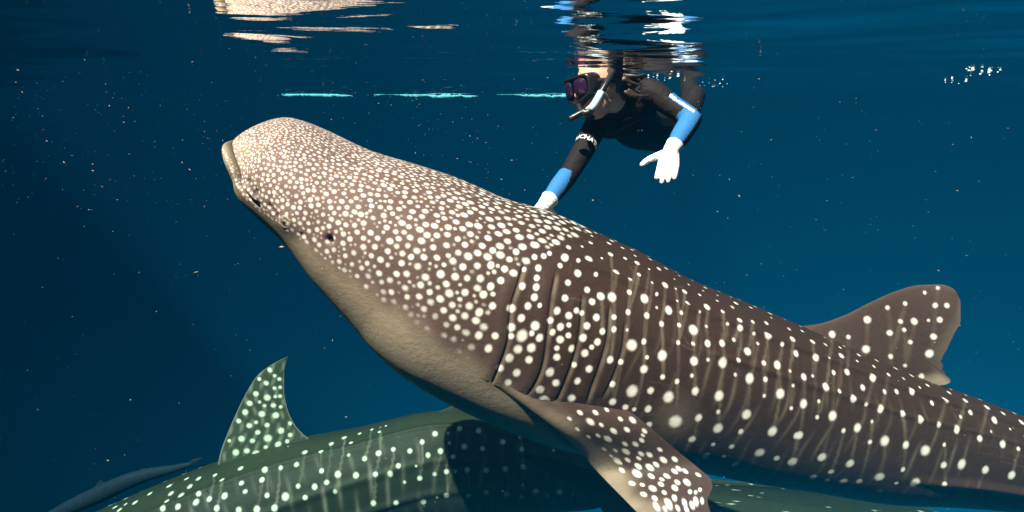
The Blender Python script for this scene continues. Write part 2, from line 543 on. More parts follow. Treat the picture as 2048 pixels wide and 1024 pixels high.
C_FIN = [(495,208,2.4),(582,157,1.5),(654,142,1.5),(782,150,1.8),(832,150,1.8),(636,215,1.6),(697,218,2.3),(757,213,1.2),(803,210,2),(592,265,2),(653,256,1.5),(775,282,2.2),(677,305,1.6),(760,353,2.8),(595,365,1.7),(658,405,1.3),(725,447,2),(740,97,1.3),(795,75,1.3)]
A_GILL = [(90,55,2.2),(210,62,2.2),(305,87,2),(350,82,2),(380,68,1.6),(460,90,2.6),(480,38,1.8),(583,97,2.7),(592,15,1.6),(530,105,1.5),(150,148,2.2),(80,127,2.4),(177,100,2),(325,145,2.2),(318,193,2),(250,150,1.6),(312,240,2.2),(243,237,2.2),(303,293,2.2),(130,208,2.2),(82,237,2.4),(43,278,2.4),(90,337,2.3),(20,372,2.6),(187,352,2.4),(270,340,2.2),(330,335,1.5),(237,402,2.4),(310,438,2.8),(187,447,2.6),(240,490,3.6),(290,478,1.8),(333,500,2.4),(185,490,2),(218,560,2.8),(288,553,2.8),(175,605,2.8),(277,613,2.4),(130,655,2.4),(213,680,2.6),(170,730,2.4),(70,555,2.6),(103,490,2.3),(18,490,2.6),(420,360,2.3),(480,387,2.2),(460,297,2.2),(475,218,2),(435,130,1.8),(383,412,2),(437,445,2.3),(398,472,2),(435,510,2.4),(480,433,1.6),(478,490,1.8),(418,597,2.3),(418,553,1.8),(493,557,2.2),(383,675,2.8),(413,733,2.4),(333,765,2.8),(353,820,3.4),(397,885,3.2),(457,855,2.4),(273,830,2.4),(525,170,2.5),(573,255,2),(600,318,2.2),(620,397,2.2),(573,440,2.3),(548,372,1.6),(555,500,2.4),(627,523,2.2),(597,550,1.6),(563,578,2.4),(583,660,2.3),(510,640,1.8),(523,723,2.2),(495,808,2.6),(640,287,2.2),(520,360,1.8)]
E_PEC = [(150,300,1.6),(215,380,1.5),(300,440,1.6),(230,255,1.8),(375,430,1.8),(420,540,1.8),(350,250,1.8),(440,230,1.5),(545,300,1.6),(470,590,1.5),(560,700,1.8),(545,640,1.3),(310,325,2.6),(395,345,1.6),(497,395,2.3),(445,455,2.8),(600,387,2),(640,310,2.2),(660,500,2.2),(585,497,2),(592,555,2.8),(510,545,1.7),(520,625,2.8),(600,620,2),(710,575,2.1),(773,580,2.2),(685,605,1.7),(715,470,1.9),(733,400,1.8),(720,432,1.4),(683,670,2.2),(777,675,2.4),(823,653,1.9),(880,620,2.3),(850,537,1.8),(965,615,1.9),(675,730,3),(783,745,2.2),(633,800,2.6),(795,840,3),(715,810,2),(860,808,2.3),(870,773,1.8),(910,750,2.2),(965,710,1.9),(997,690,1.8),(1050,705,1.8),(728,885,2.7),(812,915,2.3),(885,873,2),(970,840,2.6),(990,790,2.2),(1062,795,2.8),(968,915,2.2),(920,960,3),(828,985,2.4),(893,995,1.6),(1045,950,2.2),(990,990,1.8),(1085,870,1.8),(1165,850,1.6),(1130,870,1.5),(1130,940,2.4),(1100,970,2.2),(1060,1005,2),(1180,935,1.8),(1150,735,1.8)]

VB, VC, VA, VE = (1200, 500, 2.3275), (1500, 540, 2.115), (950, 480, 2.56), (1100, 760, 3.878)

HERO = [  # px, py, depth, half height px, half width m
    (488, 285, 2.66, 68, 0.265), (504, 291, 2.66, 77, 0.28), (526, 300, 2.67, 88, 0.30), (570, 331, 2.69, 104, 0.335), (657, 388, 2.71, 119, 0.375),
    (741, 446, 2.73, 149, 0.40), (831, 506, 2.75, 177, 0.415), (939, 581, 2.76, 201, 0.42), (1044, 628, 2.78, 210, 0.42),
    (1174, 685, 2.80, 208, 0.405), (1319, 737, 2.82, 189, 0.37), (1429, 766, 2.84, 174, 0.335), (1522, 796, 2.86, 164, 0.305),
    (1657, 836, 2.88, 147, 0.265), (1794, 875, 2.91, 130, 0.235), (1915, 900, 2.93, 111, 0.20), (2009, 922, 2.95, 97, 0.175),
    (2200, 985, 3.0, 65, 0.125), (2350, 1040, 3.04, 44, 0.09), (2480, 1085, 3.08, 30, 0.06), (2560, 1110, 3.1, 12, 0.03)]

def build_hero():
    b = make_body(HERO, 0.17, ([0, .05, .14, .5, 1], [14, 15, 19, 14, 12]), 1400, 430, 110, dense=1.75)
    q, th, L = b['q'], b['th'], b['L']
    TH, Q = np.meshgrid(th, q)
    # longitudinal ridges along back and flank
    rad = np.ones_like(TH)
    for th0, w, h, s0, s1 in ((R(36), R(2.6), 0.030, 0.9, 3.4), (R(60), R(2.4), 0.020, 1.5, 3.6), (R(106), R(4), 0.085, 2.6, 3.9)):
        for sg in (1, -1):
            d = ((TH - sg * th0) + math.pi) % (2 * math.pi) - math.pi
            d = d + 0.02 * np.sin(Q * 2.1)
            rad += h * np.exp(-(d / w) ** 2) * sstep(s0, s0 + 0.5, Q) * (1 - sstep(s1 - .3, s1 + .2, Q))
    # flatten the flank under the lateral keel, broaden the throat
    rad += 0.03 * np.exp(-((np.abs(((TH + math.pi) % (2*math.pi)) - math.pi) - R(140)) / R(22)) ** 2) * sstep(0.2, 0.6, Q) * (1 - sstep(1.2, 1.8, Q))
    # gentle lumps of real skin
    rad += 0.004 * np.sin(Q * 9 + 3 * np.sin(TH * 2)) * np.sin(TH * 3 + Q * 4)
    # mouth: slit across the front, lower jaw pushed forward
    u = (b['A'][:, None] * b['cu'])
    um = 0.012 - 0.095 * np.abs(b['cs'])[None] ** 2.0 * sstep(0, .12, Q)
    near_tip = 1 - sstep(0.20, 0.245, Q)
    g = np.exp(-((u - um) / 0.0075) ** 2) * near_tip
    rad -= 0.16 * g * sstep(0, .02, Q)
    lip = np.exp(-((u - um - 0.022) / 0.014) ** 2) * near_tip
    rad += 0.035 * lip
    axial = -0.028 * (1 - sstep(um - 0.006, um + 0.004, u)) * (1 - sstep(0.02, 0.25, Q)) + 0.012 * g
    P = body_points(b, rad, axial)
    body = Patch(P, True)
    body.slit = np.maximum(body.slit, 0.9 * np.exp(-((u - um) / 0.0055) ** 2) * near_tip)
    # belly limit drawn on the near side, mirrored to the far side
    lim = [(500, 405), (590, 468), (640, 505), (700, 548), (780, 605), (850, 655), (930, 705), (985, 748), (1060, 800)]
    qi, tj = [], []
    for x, y in lim:
        (i, j), dd = body.pick(x, y)
        qi.append(q[i]); tj.append(th[j])
    qi += [1.75, 2.2, 2.8, 4.5]; tj += [R(158), R(168), R(165), R(150)]
    o = np.argsort(qi)
    qi, tj = np.array(qi)[o], np.array(tj)[o]
    keep = np.r_[True, np.diff(qi) > 1e-3]
    lim_th = np.interp(q, qi[keep], tj[keep])[:, None]
    AT = np.abs(((TH + math.pi) % (2 * math.pi)) - math.pi)
    nzs = 0.05 * np.sin(Q * 31 + AT * 7) + 0.04 * np.sin(Q * 57 - AT * 17 + 2)
    body.belly = sstep(-0.10, 0.20, AT - lim_th + nzs * 0.35)
    body.belly = np.maximum(body.belly, 0.75 * (1 - sstep(0.03, 0.12, Q)) * sstep(R(35), R(80), AT))
    # tone: head and throat paler and greyer, bright glare on the head painted in
    body.tone = np.clip(1.0 - sstep(0.15, 1.35, Q) * 1.0 + 0.25 * np.exp(-((AT - lim_th) / 0.25) ** 2), 0, 1)
    # gill slits: overlapping flaps
    slits = [[(1050,520),(1035,570),(1019,625),(1016,680),(1002,722),(985,765)],
             [(1112,540),(1101,600),(1094,668),(1086,728),(1068,772),(1054,792)],
             [(1164,585),(1160,655),(1147,715),(1130,762),(1111,806)],
             [(1219,605),(1214,672),(1197,735),(1180,780),(1172,808)],
             [(1250,640),(1246,688),(1228,748),(1214,778),(1205,797)]]
    disp = np.zeros(P.shape[:2])
    for kk, sl in enumerate(slits):
        amp = (1.0, 0.95, 0.9, 0.85, 0.7)[kk]
        pts = spline(sl, 150)
        ij = [body.pick(x, y)[0] for x, y in pts]
        line = np.array([body.P[a] for a in ij])
        for _ in range(3):
            pad = np.pad(line, ((8, 8), (0, 0)), mode='reflect', reflect_type='odd')
            line = np.stack([np.convolve(pad[:, a], np.ones(17) / 17, 'valid') for a in range(3)], -1)
        i0, i1 = min(a[0] for a in ij) - 45, max(a[0] for a in ij) + 45
        j0, j1 = max(min(a[1] for a in ij) - 8, 0), max(a[1] for a in ij) + 8
        sub = body.P[i0:i1, j0:j1]
        d2 = ((sub[:, :, None] - line[None, None]) ** 2).sum(-1)
        k = d2.argmin(-1)
        dist = np.sqrt(np.take_along_axis(d2, k[..., None], -1)[..., 0])
        side = np.sign(((sub - line[k]) * body.ei[i0:i1, j0:j1]).sum(-1))
        sd_ = dist * side
        along = k / 149
        fade = sstep(0, .10, along) * (1 - sstep(.93, 1, along) * .6)
        endfade = np.where((k == 0) | (k == 149), np.clip(1 - dist / 0.012, 0, 1), 1)
        w = amp * fade * endfade
        D = disp[i0:i1, j0:j1]
        D += w * (0.004 * np.exp(-((sd_ + 0.022) / 0.022) ** 2) - 0.0055 * np.exp(-(sd_ / 0.004) ** 2) + 0.002 * np.exp(-((sd_ - 0.018) / 0.014) ** 2))
        wid = 0.0011 * (0.8 + 1.3 * sstep(.35, .9, along)) * amp
        body.slit[i0:i1, j0:j1] = np.maximum(body.slit[i0:i1, j0:j1], w * (0.60 + 0.40 * sstep(.35, .9, along)) * np.exp(-(sd_ / wid) ** 2))  # dark gill tissue, with the groove's shade painted in
        body.bar[i0:i1, j0:j1] = np.maximum(body.bar[i0:i1, j0:j1], w * 0.6 * np.exp(-((sd_ - 0.009) / 0.006) ** 2) * (0.4 + 0.6 * np.abs(np.sin(along * 9 + kk))))  # light catching the flap edges, painted as a paler band
    # eye socket fold, spiracle, nostril
    def dent(x, y, r, depth, dark=0.0, e=1.0):
        (i, j), _ = body.pick(x, y)
        W = body.window(i, j, r * 2.2)
        dd = np.linalg.norm(body.P[W] - body.P[i, j], axis=-1)
        disp[W] -= depth * np.exp(-(dd / r) ** 2)
        if dark: body.dab('slit', i, j, r * .85, r * .85 * e, dark, 0.3)
        return i, j
    dent(660, 478, 0.014, 0.014, 1.0, .8)
    ei_, ej_ = dent(573, 443, 0.045, -0.010)
    dent(604, 469, 0.008, 0.004, 0.3)
    dent(511, 385, 0.013, 0.007, 0.45, 1.3)
    dent(497, 362, 0.010, 0.005, 0.35, 1.3)
    for x, y in ((540, 412), (548, 420), (556, 430)):  # fold by the eye: the groove's shade is painted dark
        dent(x, y, 0.010, 0.006, 0.35)
    body.P = body.P + disp[..., None] * body.N
    N0 = body.N
    body.refresh()
    # bars between the rows of spots
    rnd = random.Random(3)
    ph = Q / 0.052 + 0.25 * np.sin(AT * 4) + 0.12 * np.sin(AT * 9 + Q * 5)
    bar = np.exp(-((ph - np.round(ph)) / 0.13) ** 2) * sstep(1.45, 1.75, Q) * (1 - sstep(2.9, 3.4, Q))
    bid = np.round(ph)
    gate = np.sin(bid * 12.9898) * 43758.5453
    gate = gate - np.floor(gate)
    bar *= (0.25 + 0.75 * gate) * sstep(R(35), R(70), AT) * (0.45 + 0.55 * np.sin(AT * (5 + 4 * gate) + gate * 9))
    body.bar = np.maximum(body.bar, np.clip(bar, 0, 1) * 0.5)
    # soft halo round the large pale spot above the fin
    (i, j), _ = body.pick(1350, 838)
    body.dab('bar', i, j, 0.085, 0.10, 0.30, 0.95)
    pxy = np.array([(v[0] + x / v[2], v[1] + y / v[2]) for dt, v in ((B_BODY, VB), (C_BODY, VC)) for x, y, _ in dt])
    chain_lines(body, pxy, rnd, 30, 90, 0.55, th)
    placed = []
    for data, view in ((A_GILL, VA), (B_BODY, VB), (C_BODY, VC)):
        for r_ in put_spots(body, data, view, rnd, mirror=th, depth=2.5):
            placed.append((body.P[r_[0], r_[1]], 0.030))
    # close spotting of the head, growing towards the gills: dart throwing over the skin
    pos = [p for p, _ in placed]; rad_ = [0.024 for _ in placed]
    pos_a = np.array(pos); rad_a = np.array(rad_)
    g2 = np.random.default_rng(5)
    imax = int(np.searchsorted(q, 1.6))
    cell = np.linalg.norm(np.cross(np.gradient(body.P[:imax], axis=0), np.roll(body.P[:imax], -1, 1) - body.P[:imax]), axis=-1)
    mask = (AT[:imax] < lim_th[:imax] + 0.02) & (Q[:imax] > 0.02)
    pr = (cell * mask / np.maximum(0.012 + 0.03 * Q[:imax], .01) ** 2).ravel(); pr /= pr.sum()
    # gill line: no random spots behind the first slit on the flanks
    def spacing(qq): return 0.0105 + 0.0215 * min(qq, 1.3)
    pool = g2.choice(len(pr), size=40000, p=pr)
    P1 = body.P[:imax].reshape(-1, 3)
    acc, accr = list(pos_a), list(rad_a)
    buf = np.zeros((20000, 3)); bufr = np.zeros(20000); nacc = len(acc)
    buf[:nacc] = pos_a; bufr[:nacc] = rad_a
    for pas, (scale, lo, hi) in enumerate(((1.0, .43, .54), (0.58, .27, .37))):
        for k in pool[pas * 16000:(pas + 1) * 16000 + pas * 8000]:
            i, j = k // body.m, k % body.m
            sp_ = spacing(q[i]) * scale
            if q[i] > 1.06 + 0.24 * (1 - min(AT[i, j] / R(62), 1)): continue
            p = P1[k]
            d = np.linalg.norm(buf[:nacc] - p, axis=1)
            if (d < sp_ * .5 + bufr[:nacc] * .5).any(): continue
            buf[nacc] = p; bufr[nacc] = sp_ * (1.0 if pas == 0 else 1.0); nacc += 1
            r = spacing(q[i]) * g2.uniform(lo, hi)
            v = g2.uniform(.65, 1) if pas == 0 else g2.uniform(.40, .80)
            v *= 1 - 0.55 * sstep(-0.2, 0.06, AT[i, j] - lim_th[i, 0]) * sstep(.5, .9, q[i])
            body.dab('spot', i, j, r * g2.uniform(.95, 1.2), r, v, 0.85)
    body.spot *= 1 - body.slit
    # small spots along the top of the back
    tops = [p for p, _ in placed]
    ta = np.zeros((4000, 3)); ta[:len(tops)] = np.array(tops); nt_ = len(tops)
    ib = np.where((q > 1.25) & (q < 3.7))[0]
    for _ in range(9000):
        i = int(g2.choice(ib)); j = int(g2.integers(0, 170))
        if AT[i, j] > R(62) or nt_ > 3900: continue
        p = body.P[i, j]
        if np.linalg.norm(ta[:nt_] - p, axis=1).min() < 0.058: continue
        ta[nt_] = p; nt_ += 1
        r = g2.uniform(.006, .0125)
        body.dab('spot', i, j, r, r * 1.2, g2.uniform(.6, 1))
    for _ in range(34):
        i, j = int(g2.integers(260, 1250)), int(g2.integers(20, 330))
        di, dj = g2.normal() * 1.6, g2.normal() * 1.0
        v = g2.uniform(.12, .32)
        for k in range(int(g2.integers(8, 24))):
            ii, jj = int(i + di * k), int(j + dj * k)
            if 0 < ii < body.n - 1 and 0 < jj < body.m:
                body.dab('bar', ii, jj, 0.0028, 0.0028, v, .9)

    # dorsal fin
    n = 150
    uu = np.linspace(0, 1, n)
    le = spline([(1560,672),(1588,655),(1640,647),(1690,630),(1740,605),(1790,583),(1840,570),(1880,569),(1906,577),(1914,586)], n)
    te = spline([(1800,775),(1835,772),(1866,772),(1886,770),(1900,764),(1891,748),(1886,738),(1882,722),(1893,700),(1908,668),(1921,640),(1921,606),(1914,587)], n)
    jit = np.random.default_rng(2).normal(size=n)
    jit = np.convolve(jit, np.ones(3) / 3, 'same') * 2.2 * sstep(.08, .2, uu) * (1 - sstep(.5, .7, uu))
    te[:, 0] += jit
    tip_d = 2.87 - 0.05 * uu
    Lp = np.array([at(x, y, d) for (x, y), d in zip(le, tip_d)])
    Tp = np.array([at(x, y, d) for (x, y), d in zip(te, tip_d)])
    nc = 110
    dorsal = Patch(chord_fin(Lp, Tp, 0.016, n, nc, 0.03, 0.10), True)
    cc = (1 - np.cos(np.linspace(0, math.pi, nc))) / 2
    c2 = np.r_[cc, cc[::-1]]
    dorsal.bar[:, :] = 0.35 * sstep(.75, 1, c2)[None] * sstep(.3, .6, uu)[:, None]
    dorsal.belly = 0.85 * (sstep(.1, .16, uu) * (1 - sstep(.32, .40, uu)))[:, None] * sstep(.80, .93, c2)[None]
    dorsal.tone[:] = 0.16 + 0.25 * sstep(.55, 1, uu)[:, None]
    dpx = np.array([(VC[0] + x / VC[2], VC[1] + y / VC[2]) for x, y, _ in C_FIN + C_BODY])
    chain_lines(dorsal, dpx, rnd, 25, 75, 0.35)
    for _ in put_spots(dorsal, C_FIN + C_BODY, VC, rnd, depth=2.85, maxd=2.5): pass
    # mirrored to the far side of the fin
    dorsal.spot = np.maximum(dorsal.spot, dorsal.spot[:, ::-1])

    # pectoral fin reaching down and towards the camera
    n = 240
    le = [(985,768,2.44),(1015,788,2.44),(1052,814,2.44),(1100,850,2.42),(1150,894,2.39),(1200,949,2.36),(1275,1026,2.31),(1345,1105,2.26),(1425,1190,2.2)]
    te = [(1190,785,2.44),(1215,798,2.44),(1250,816,2.44),(1292,848,2.42),(1350,898,2.41),(1404,942,2.40),(1420,957,2.39),(1425,973,2.38),(1415,1000,2.36),(1421,1025,2.34),(1436,1080,2.30),(1448,1140,2.24),(1430,1192,2.2)]
    Lp = np.array([at(*r_) for r_ in spline(le, n)])
    Tp = np.array([at(*r_) for r_ in spline(te, n)])
    sel = body.face & (body.px[..., 0] > 960) & (body.px[..., 0] < 1430) & (body.px[..., 1] > 740) & (body.px[..., 1] < 960)
    bx, by = (body.px[sel] - np.array([1200, 850])).T / 200
    bd = (body.P[sel] - C0) @ FW
    powers = [(i, j) for i in range(4) for j in range(4 - i)]
    coef = np.linalg.lstsq(np.stack([bx**i * by**j for i, j in powers], -1), bd, rcond=None)[0]
    def hug(M, w, c):                     # the fin leaves the flank tangentially and swings out
        d_lin = (M - C0) @ FW
        p = project(M)
        x, y = ((p - np.array([1200, 850])) / 200).transpose(2, 0, 1)
        d_s = sum(k * x**i * y**j for k, (i, j) in zip(coef, powers))
        d_s = d_s + (0.004 + 0.02 * sstep(0, .3, c))[None] - 0.075 * sstep(0.0, 0.48, w)
        k = sstep(0.28, 0.62, w)
        d = d_s * (1 - k) + d_lin * k
        return C0 + (M - C0) * (d / d_lin)[..., None]
    nc = 150
    pec = Patch(chord_fin(Lp, Tp, 0.012, n, nc, depth=hug), True)
    G = pec.P
    lead_px = spline([(r_[0], r_[1]) for r_ in le], 60)
    dlead = np.sqrt(((pec.px[:, :, None] - lead_px[None, None, ::3]) ** 2).sum(-1)).min(-1)
    pec.belly = 0.62 * (1 - sstep(8, 62, dlead + 8 * np.sin(pec.px[..., 0] * .06) + 6 * np.sin(pec.px[..., 1] * .11)))
    pec.belly = np.where(pec.face, pec.belly, np.maximum(pec.belly, 0.8))
    pec.belly *= (0.5 + 0.5 * sstep(.1, .35, np.linspace(0, 1, n)))[:, None]
    pec.tone[:] = 0.16
    for _ in put_spots(pec, E_PEC, VE, rnd, depth=2.38, along=1.7): pass
    # the far pectoral fin: same fin mirrored through the body's own plane of symmetry
    i_m = int(np.searchsorted(q, 1.35))
    S_, Cc = b['S'][i_m], b['C'][i_m]
    G3 = G[::3, ::3]
    Gm = G3 - 2 * (((G3 - Cc) @ S_)[..., None]) * S_
    pec2 = Patch(Gm, True)
    for k in ('belly', 'tone', 'spot'): setattr(pec2, k, getattr(pec, k)[::3, ::3].copy())
    # tail fin, out of the picture to the right
    base = np.array(HERO[-2][:2])
    to = [(2470,1050),(2600,960),(2800,800),(2920,700),(2900,800),(2790,960),(2740,1080),(2760,1160),(2780,1270),(2690,1240),(2590,1170),(2480,1115)]
    e4 = spline(to, 80)
    E = np.array([at(x, y, 3.1) for x, y in e4])
    Rt = np.array([at(2470 + 30 * math.sin(math.pi * t), 1060 + 45 * t, 3.08) for t in np.linspace(0, 1, 80)])
    G, nv = fin_grid(Rt, E, 0.02, 80, 30, 0.02)
    tail = Patch(G, False); tail.tone[:] = 0.2
    # second dorsal fin
    e5 = spline([(2225,920),(2270,905),(2320,880),(2345,880),(2335,915),(2345,945),(2330,955)], 40)
    E = np.array([at(x, y, 3.0) for x, y in e5])
    Rt = np.array([at(2225 + 95 * t, 945 + 35 * t, 3.0) for t in np.linspace(0, 1, 40)])
    G, nv = fin_grid(Rt, E, 0.012, 40, 20, 0.02)
    d2 = Patch(G, False)
    sm = skin_material('whale_shark_skin', (0.021, 0.0098, 0.0040), (0.27, 0.172, 0.150), (0.90, 0.85, 0.78), (0.44, 0.34, 0.235))
    root = join_patches('whale_shark', [body, dorsal, pec, pec2, tail, d2], sm)
    tag(root, 'large white-spotted brown whale shark rising nose first under the diver', 'whale shark')
    # eyes
    for sg in (1, -1):
        p, nn = body.P[ei_, ej_], N0[ei_, ej_]
        if sg < 0:
            S_, Cc = b['S'][ei_], b['C'][ei_]
            p = p - 2 * ((p - Cc) @ S_) * S_
            nn = nn - 2 * (nn @ S_) * S_
        V, F = [], []
        a = unit(np.cross(nn, UP)); c = np.cross(a, nn)
        prof = [(0.000, 0.0075), (0.006, 0.0072), (0.011, 0.0055), (0.0145, 0.004), (0.0185, 0.0055), (0.0225, 0.004), (0.029, -0.012)]
        for r_, h_ in prof:
            for k in range(24):
                t = 2 * math.pi * k / 24
                V.append(p + nn * (h_ - 0.0065) + r_ * (a * math.cos(t) + c * math.sin(t)))
        for i in range(len(prof) - 1):
            for k in range(24):
                F.append((i*24+k, i*24+(k+1) % 24, (i+1)*24+(k+1) % 24, (i+1)*24+k))
        eye = link_mesh('eye', V, F, EYE_RING, root)
        V, F = [], []
        pp = p + nn * 0.0013 + a * .002
        for r_, h_ in ((0, .0012), (.004, .0008), (.0072, -.002)):
            for k in range(16):
                t = 2 * math.pi * k / 16
                V.append(pp + nn * h_ + r_ * (a * math.cos(t) * 1.15 + c * math.sin(t) * .85))
        for i in range(2):
            for k in range(16):
                F.append((i*16+k, i*16+(k+1) % 16, (i+1)*16+(k+1) % 16, (i+1)*16+k))
        link_mesh('pupil', V, F, EYE_DARK, eye)
    return body, b, root

EYE_RING = mat('eye_rim_skin', (0.36, 0.28, 0.2), 0.4, 0.4, 0.2, 200, 0.3)
EYE_DARK = mat('eye_pupil', (0.02, 0.012, 0.008), 0.15, 0.6)
hero_body, hero_b, hero_root = build_hero()

# ---- second whale shark, deeper and farther
F_BODY = [(1325,195,2.2),(1205,225,2.2),(1430,210,2.2),(1268,222,1.3),(1555,265,2.2),(1142,265,2),(1280,270,1.4),(1350,290,2.3),(1233,312,2.2),(1170,332,2),(1075,312,2),(993,303,1.8),(918,322,2.3),(842,352,2),(760,332,1.4),(1450,302,2),(1650,302,2),(1297,342,1.8),(1640,243,1.2),(1808,308,1.3),(710,430,2.6),(800,436,2.4),(895,432,2),(970,432,2.3),(1017,387,2),(1125,452,2),(1050,470,1.4),(1203,432,1.6),(1260,420,2),(1310,418,1.6),(1368,408,2.2),(1465,410,2.2),(1567,402,2.4),(1650,395,2.2),(1105,388,1.2),(618,415,2),(645,473,2),(585,497,2.3),(505,492,1.8),(440,546,3),(345,540,2),(538,552,2),(688,520,1.8),(890,577,2.2),(1008,580,2),(1147,570,2.4),(1265,540,2.2),(1373,540,2.4),(1467,527,2.4),(1570,530,2.8),(1645,545,2),(1717,525,2.8),(1780,540,2),(1845,523,2.6),(1905,540,1.2),(1215,550,1.3),(740,245,2),(672,275,2),(815,222,1.6),(880,203,1.5),(770,270,1.6),(922,215,1.4),(950,183,1.2),(620,315,2),(490,383,2),(410,400,1.8),(335,405,2.4),(210,402,2.2),(318,460,2.2),(210,475,2),(110,460,2),(75,435,1.8),(125,543,2.6),(230,520,1.8),(45,557,2.2),(385,603,2.6),(290,612,2.6),(200,615,2.3),(85,608,2.4),(535,320,2.2),(1860,385,1.6),(1972,412,2.3),(1650,485,1.2)]
G_FIN = [(1193,155,2),(1172,232,2),(1130,207,1.6),(1110,300,2.2),(1180,322,2.6),(1072,360,2.3),(1042,415,2.4),(1003,467,2),(1145,420,2.6),(1232,432,2.6),(1215,372,2),(1163,370,1.5),(1130,348,1.4),(1068,497,2.2),(1113,475,1.6),(1180,492,2),(1117,537,2),(1265,525,2.5),(1178,570,3),(1023,577,2.5),(1085,585,2),(983,660,2.6),(1050,650,2.2),(1112,665,2.8),(1200,660,2.6),(1245,612,2.4),(1333,625,2.3),(1318,552,1.8),(1225,187,1.5),(1253,207,1.6),(1222,262,1.6),(1257,262,1.5),(1227,313,1.5),(1255,315,1.6),(1297,592,1.7),(1318,482,1.6),(1262,380,1.5),(945,590,1.5),(1172,625,1.6),(1272,640,1.8)]
G_BODY = [(760,820,2.3),(685,822,2),(577,865,2.4),(705,868,2.3),(587,910,2.3),(652,922,2.6),(760,910,2.2),(457,912,2.2),(367,967,2.4),(312,942,2.2),(740,962,2.6),(632,993,2.4),(543,1002,2.4),(270,1010,2.2),(217,983,2),(237,945,1.8),(405,887,1.7),(1117,1005,2.6),(1228,1000,2.2),(563,957,2)]
VF, VG = (400, 780, 2.56), (150, 690, 3.065)
SECOND = [(-600, 1640, 4.403, 70, 0.297), (-520, 1600, 4.403, 110, 0.428), (-350, 1510, 4.379, 150, 0.500), (-150, 1390, 4.355, 162, 0.512), (50, 1270, 4.332, 160, 0.500),
          (250, 1165, 4.308, 152, 0.464), (450, 1070, 4.284, 142, 0.428), (620, 1000, 4.260, 124, 0.357), (760, 958, 4.236, 108, 0.297), (900, 932, 4.213, 108, 0.244),
          (1000, 936, 4.189, 93, 0.2), (1100, 953, 4.165, 70, 0.15), (1190, 968, 4.165, 48, 0.105), (1260, 975, 4.165, 22, 0.059)]

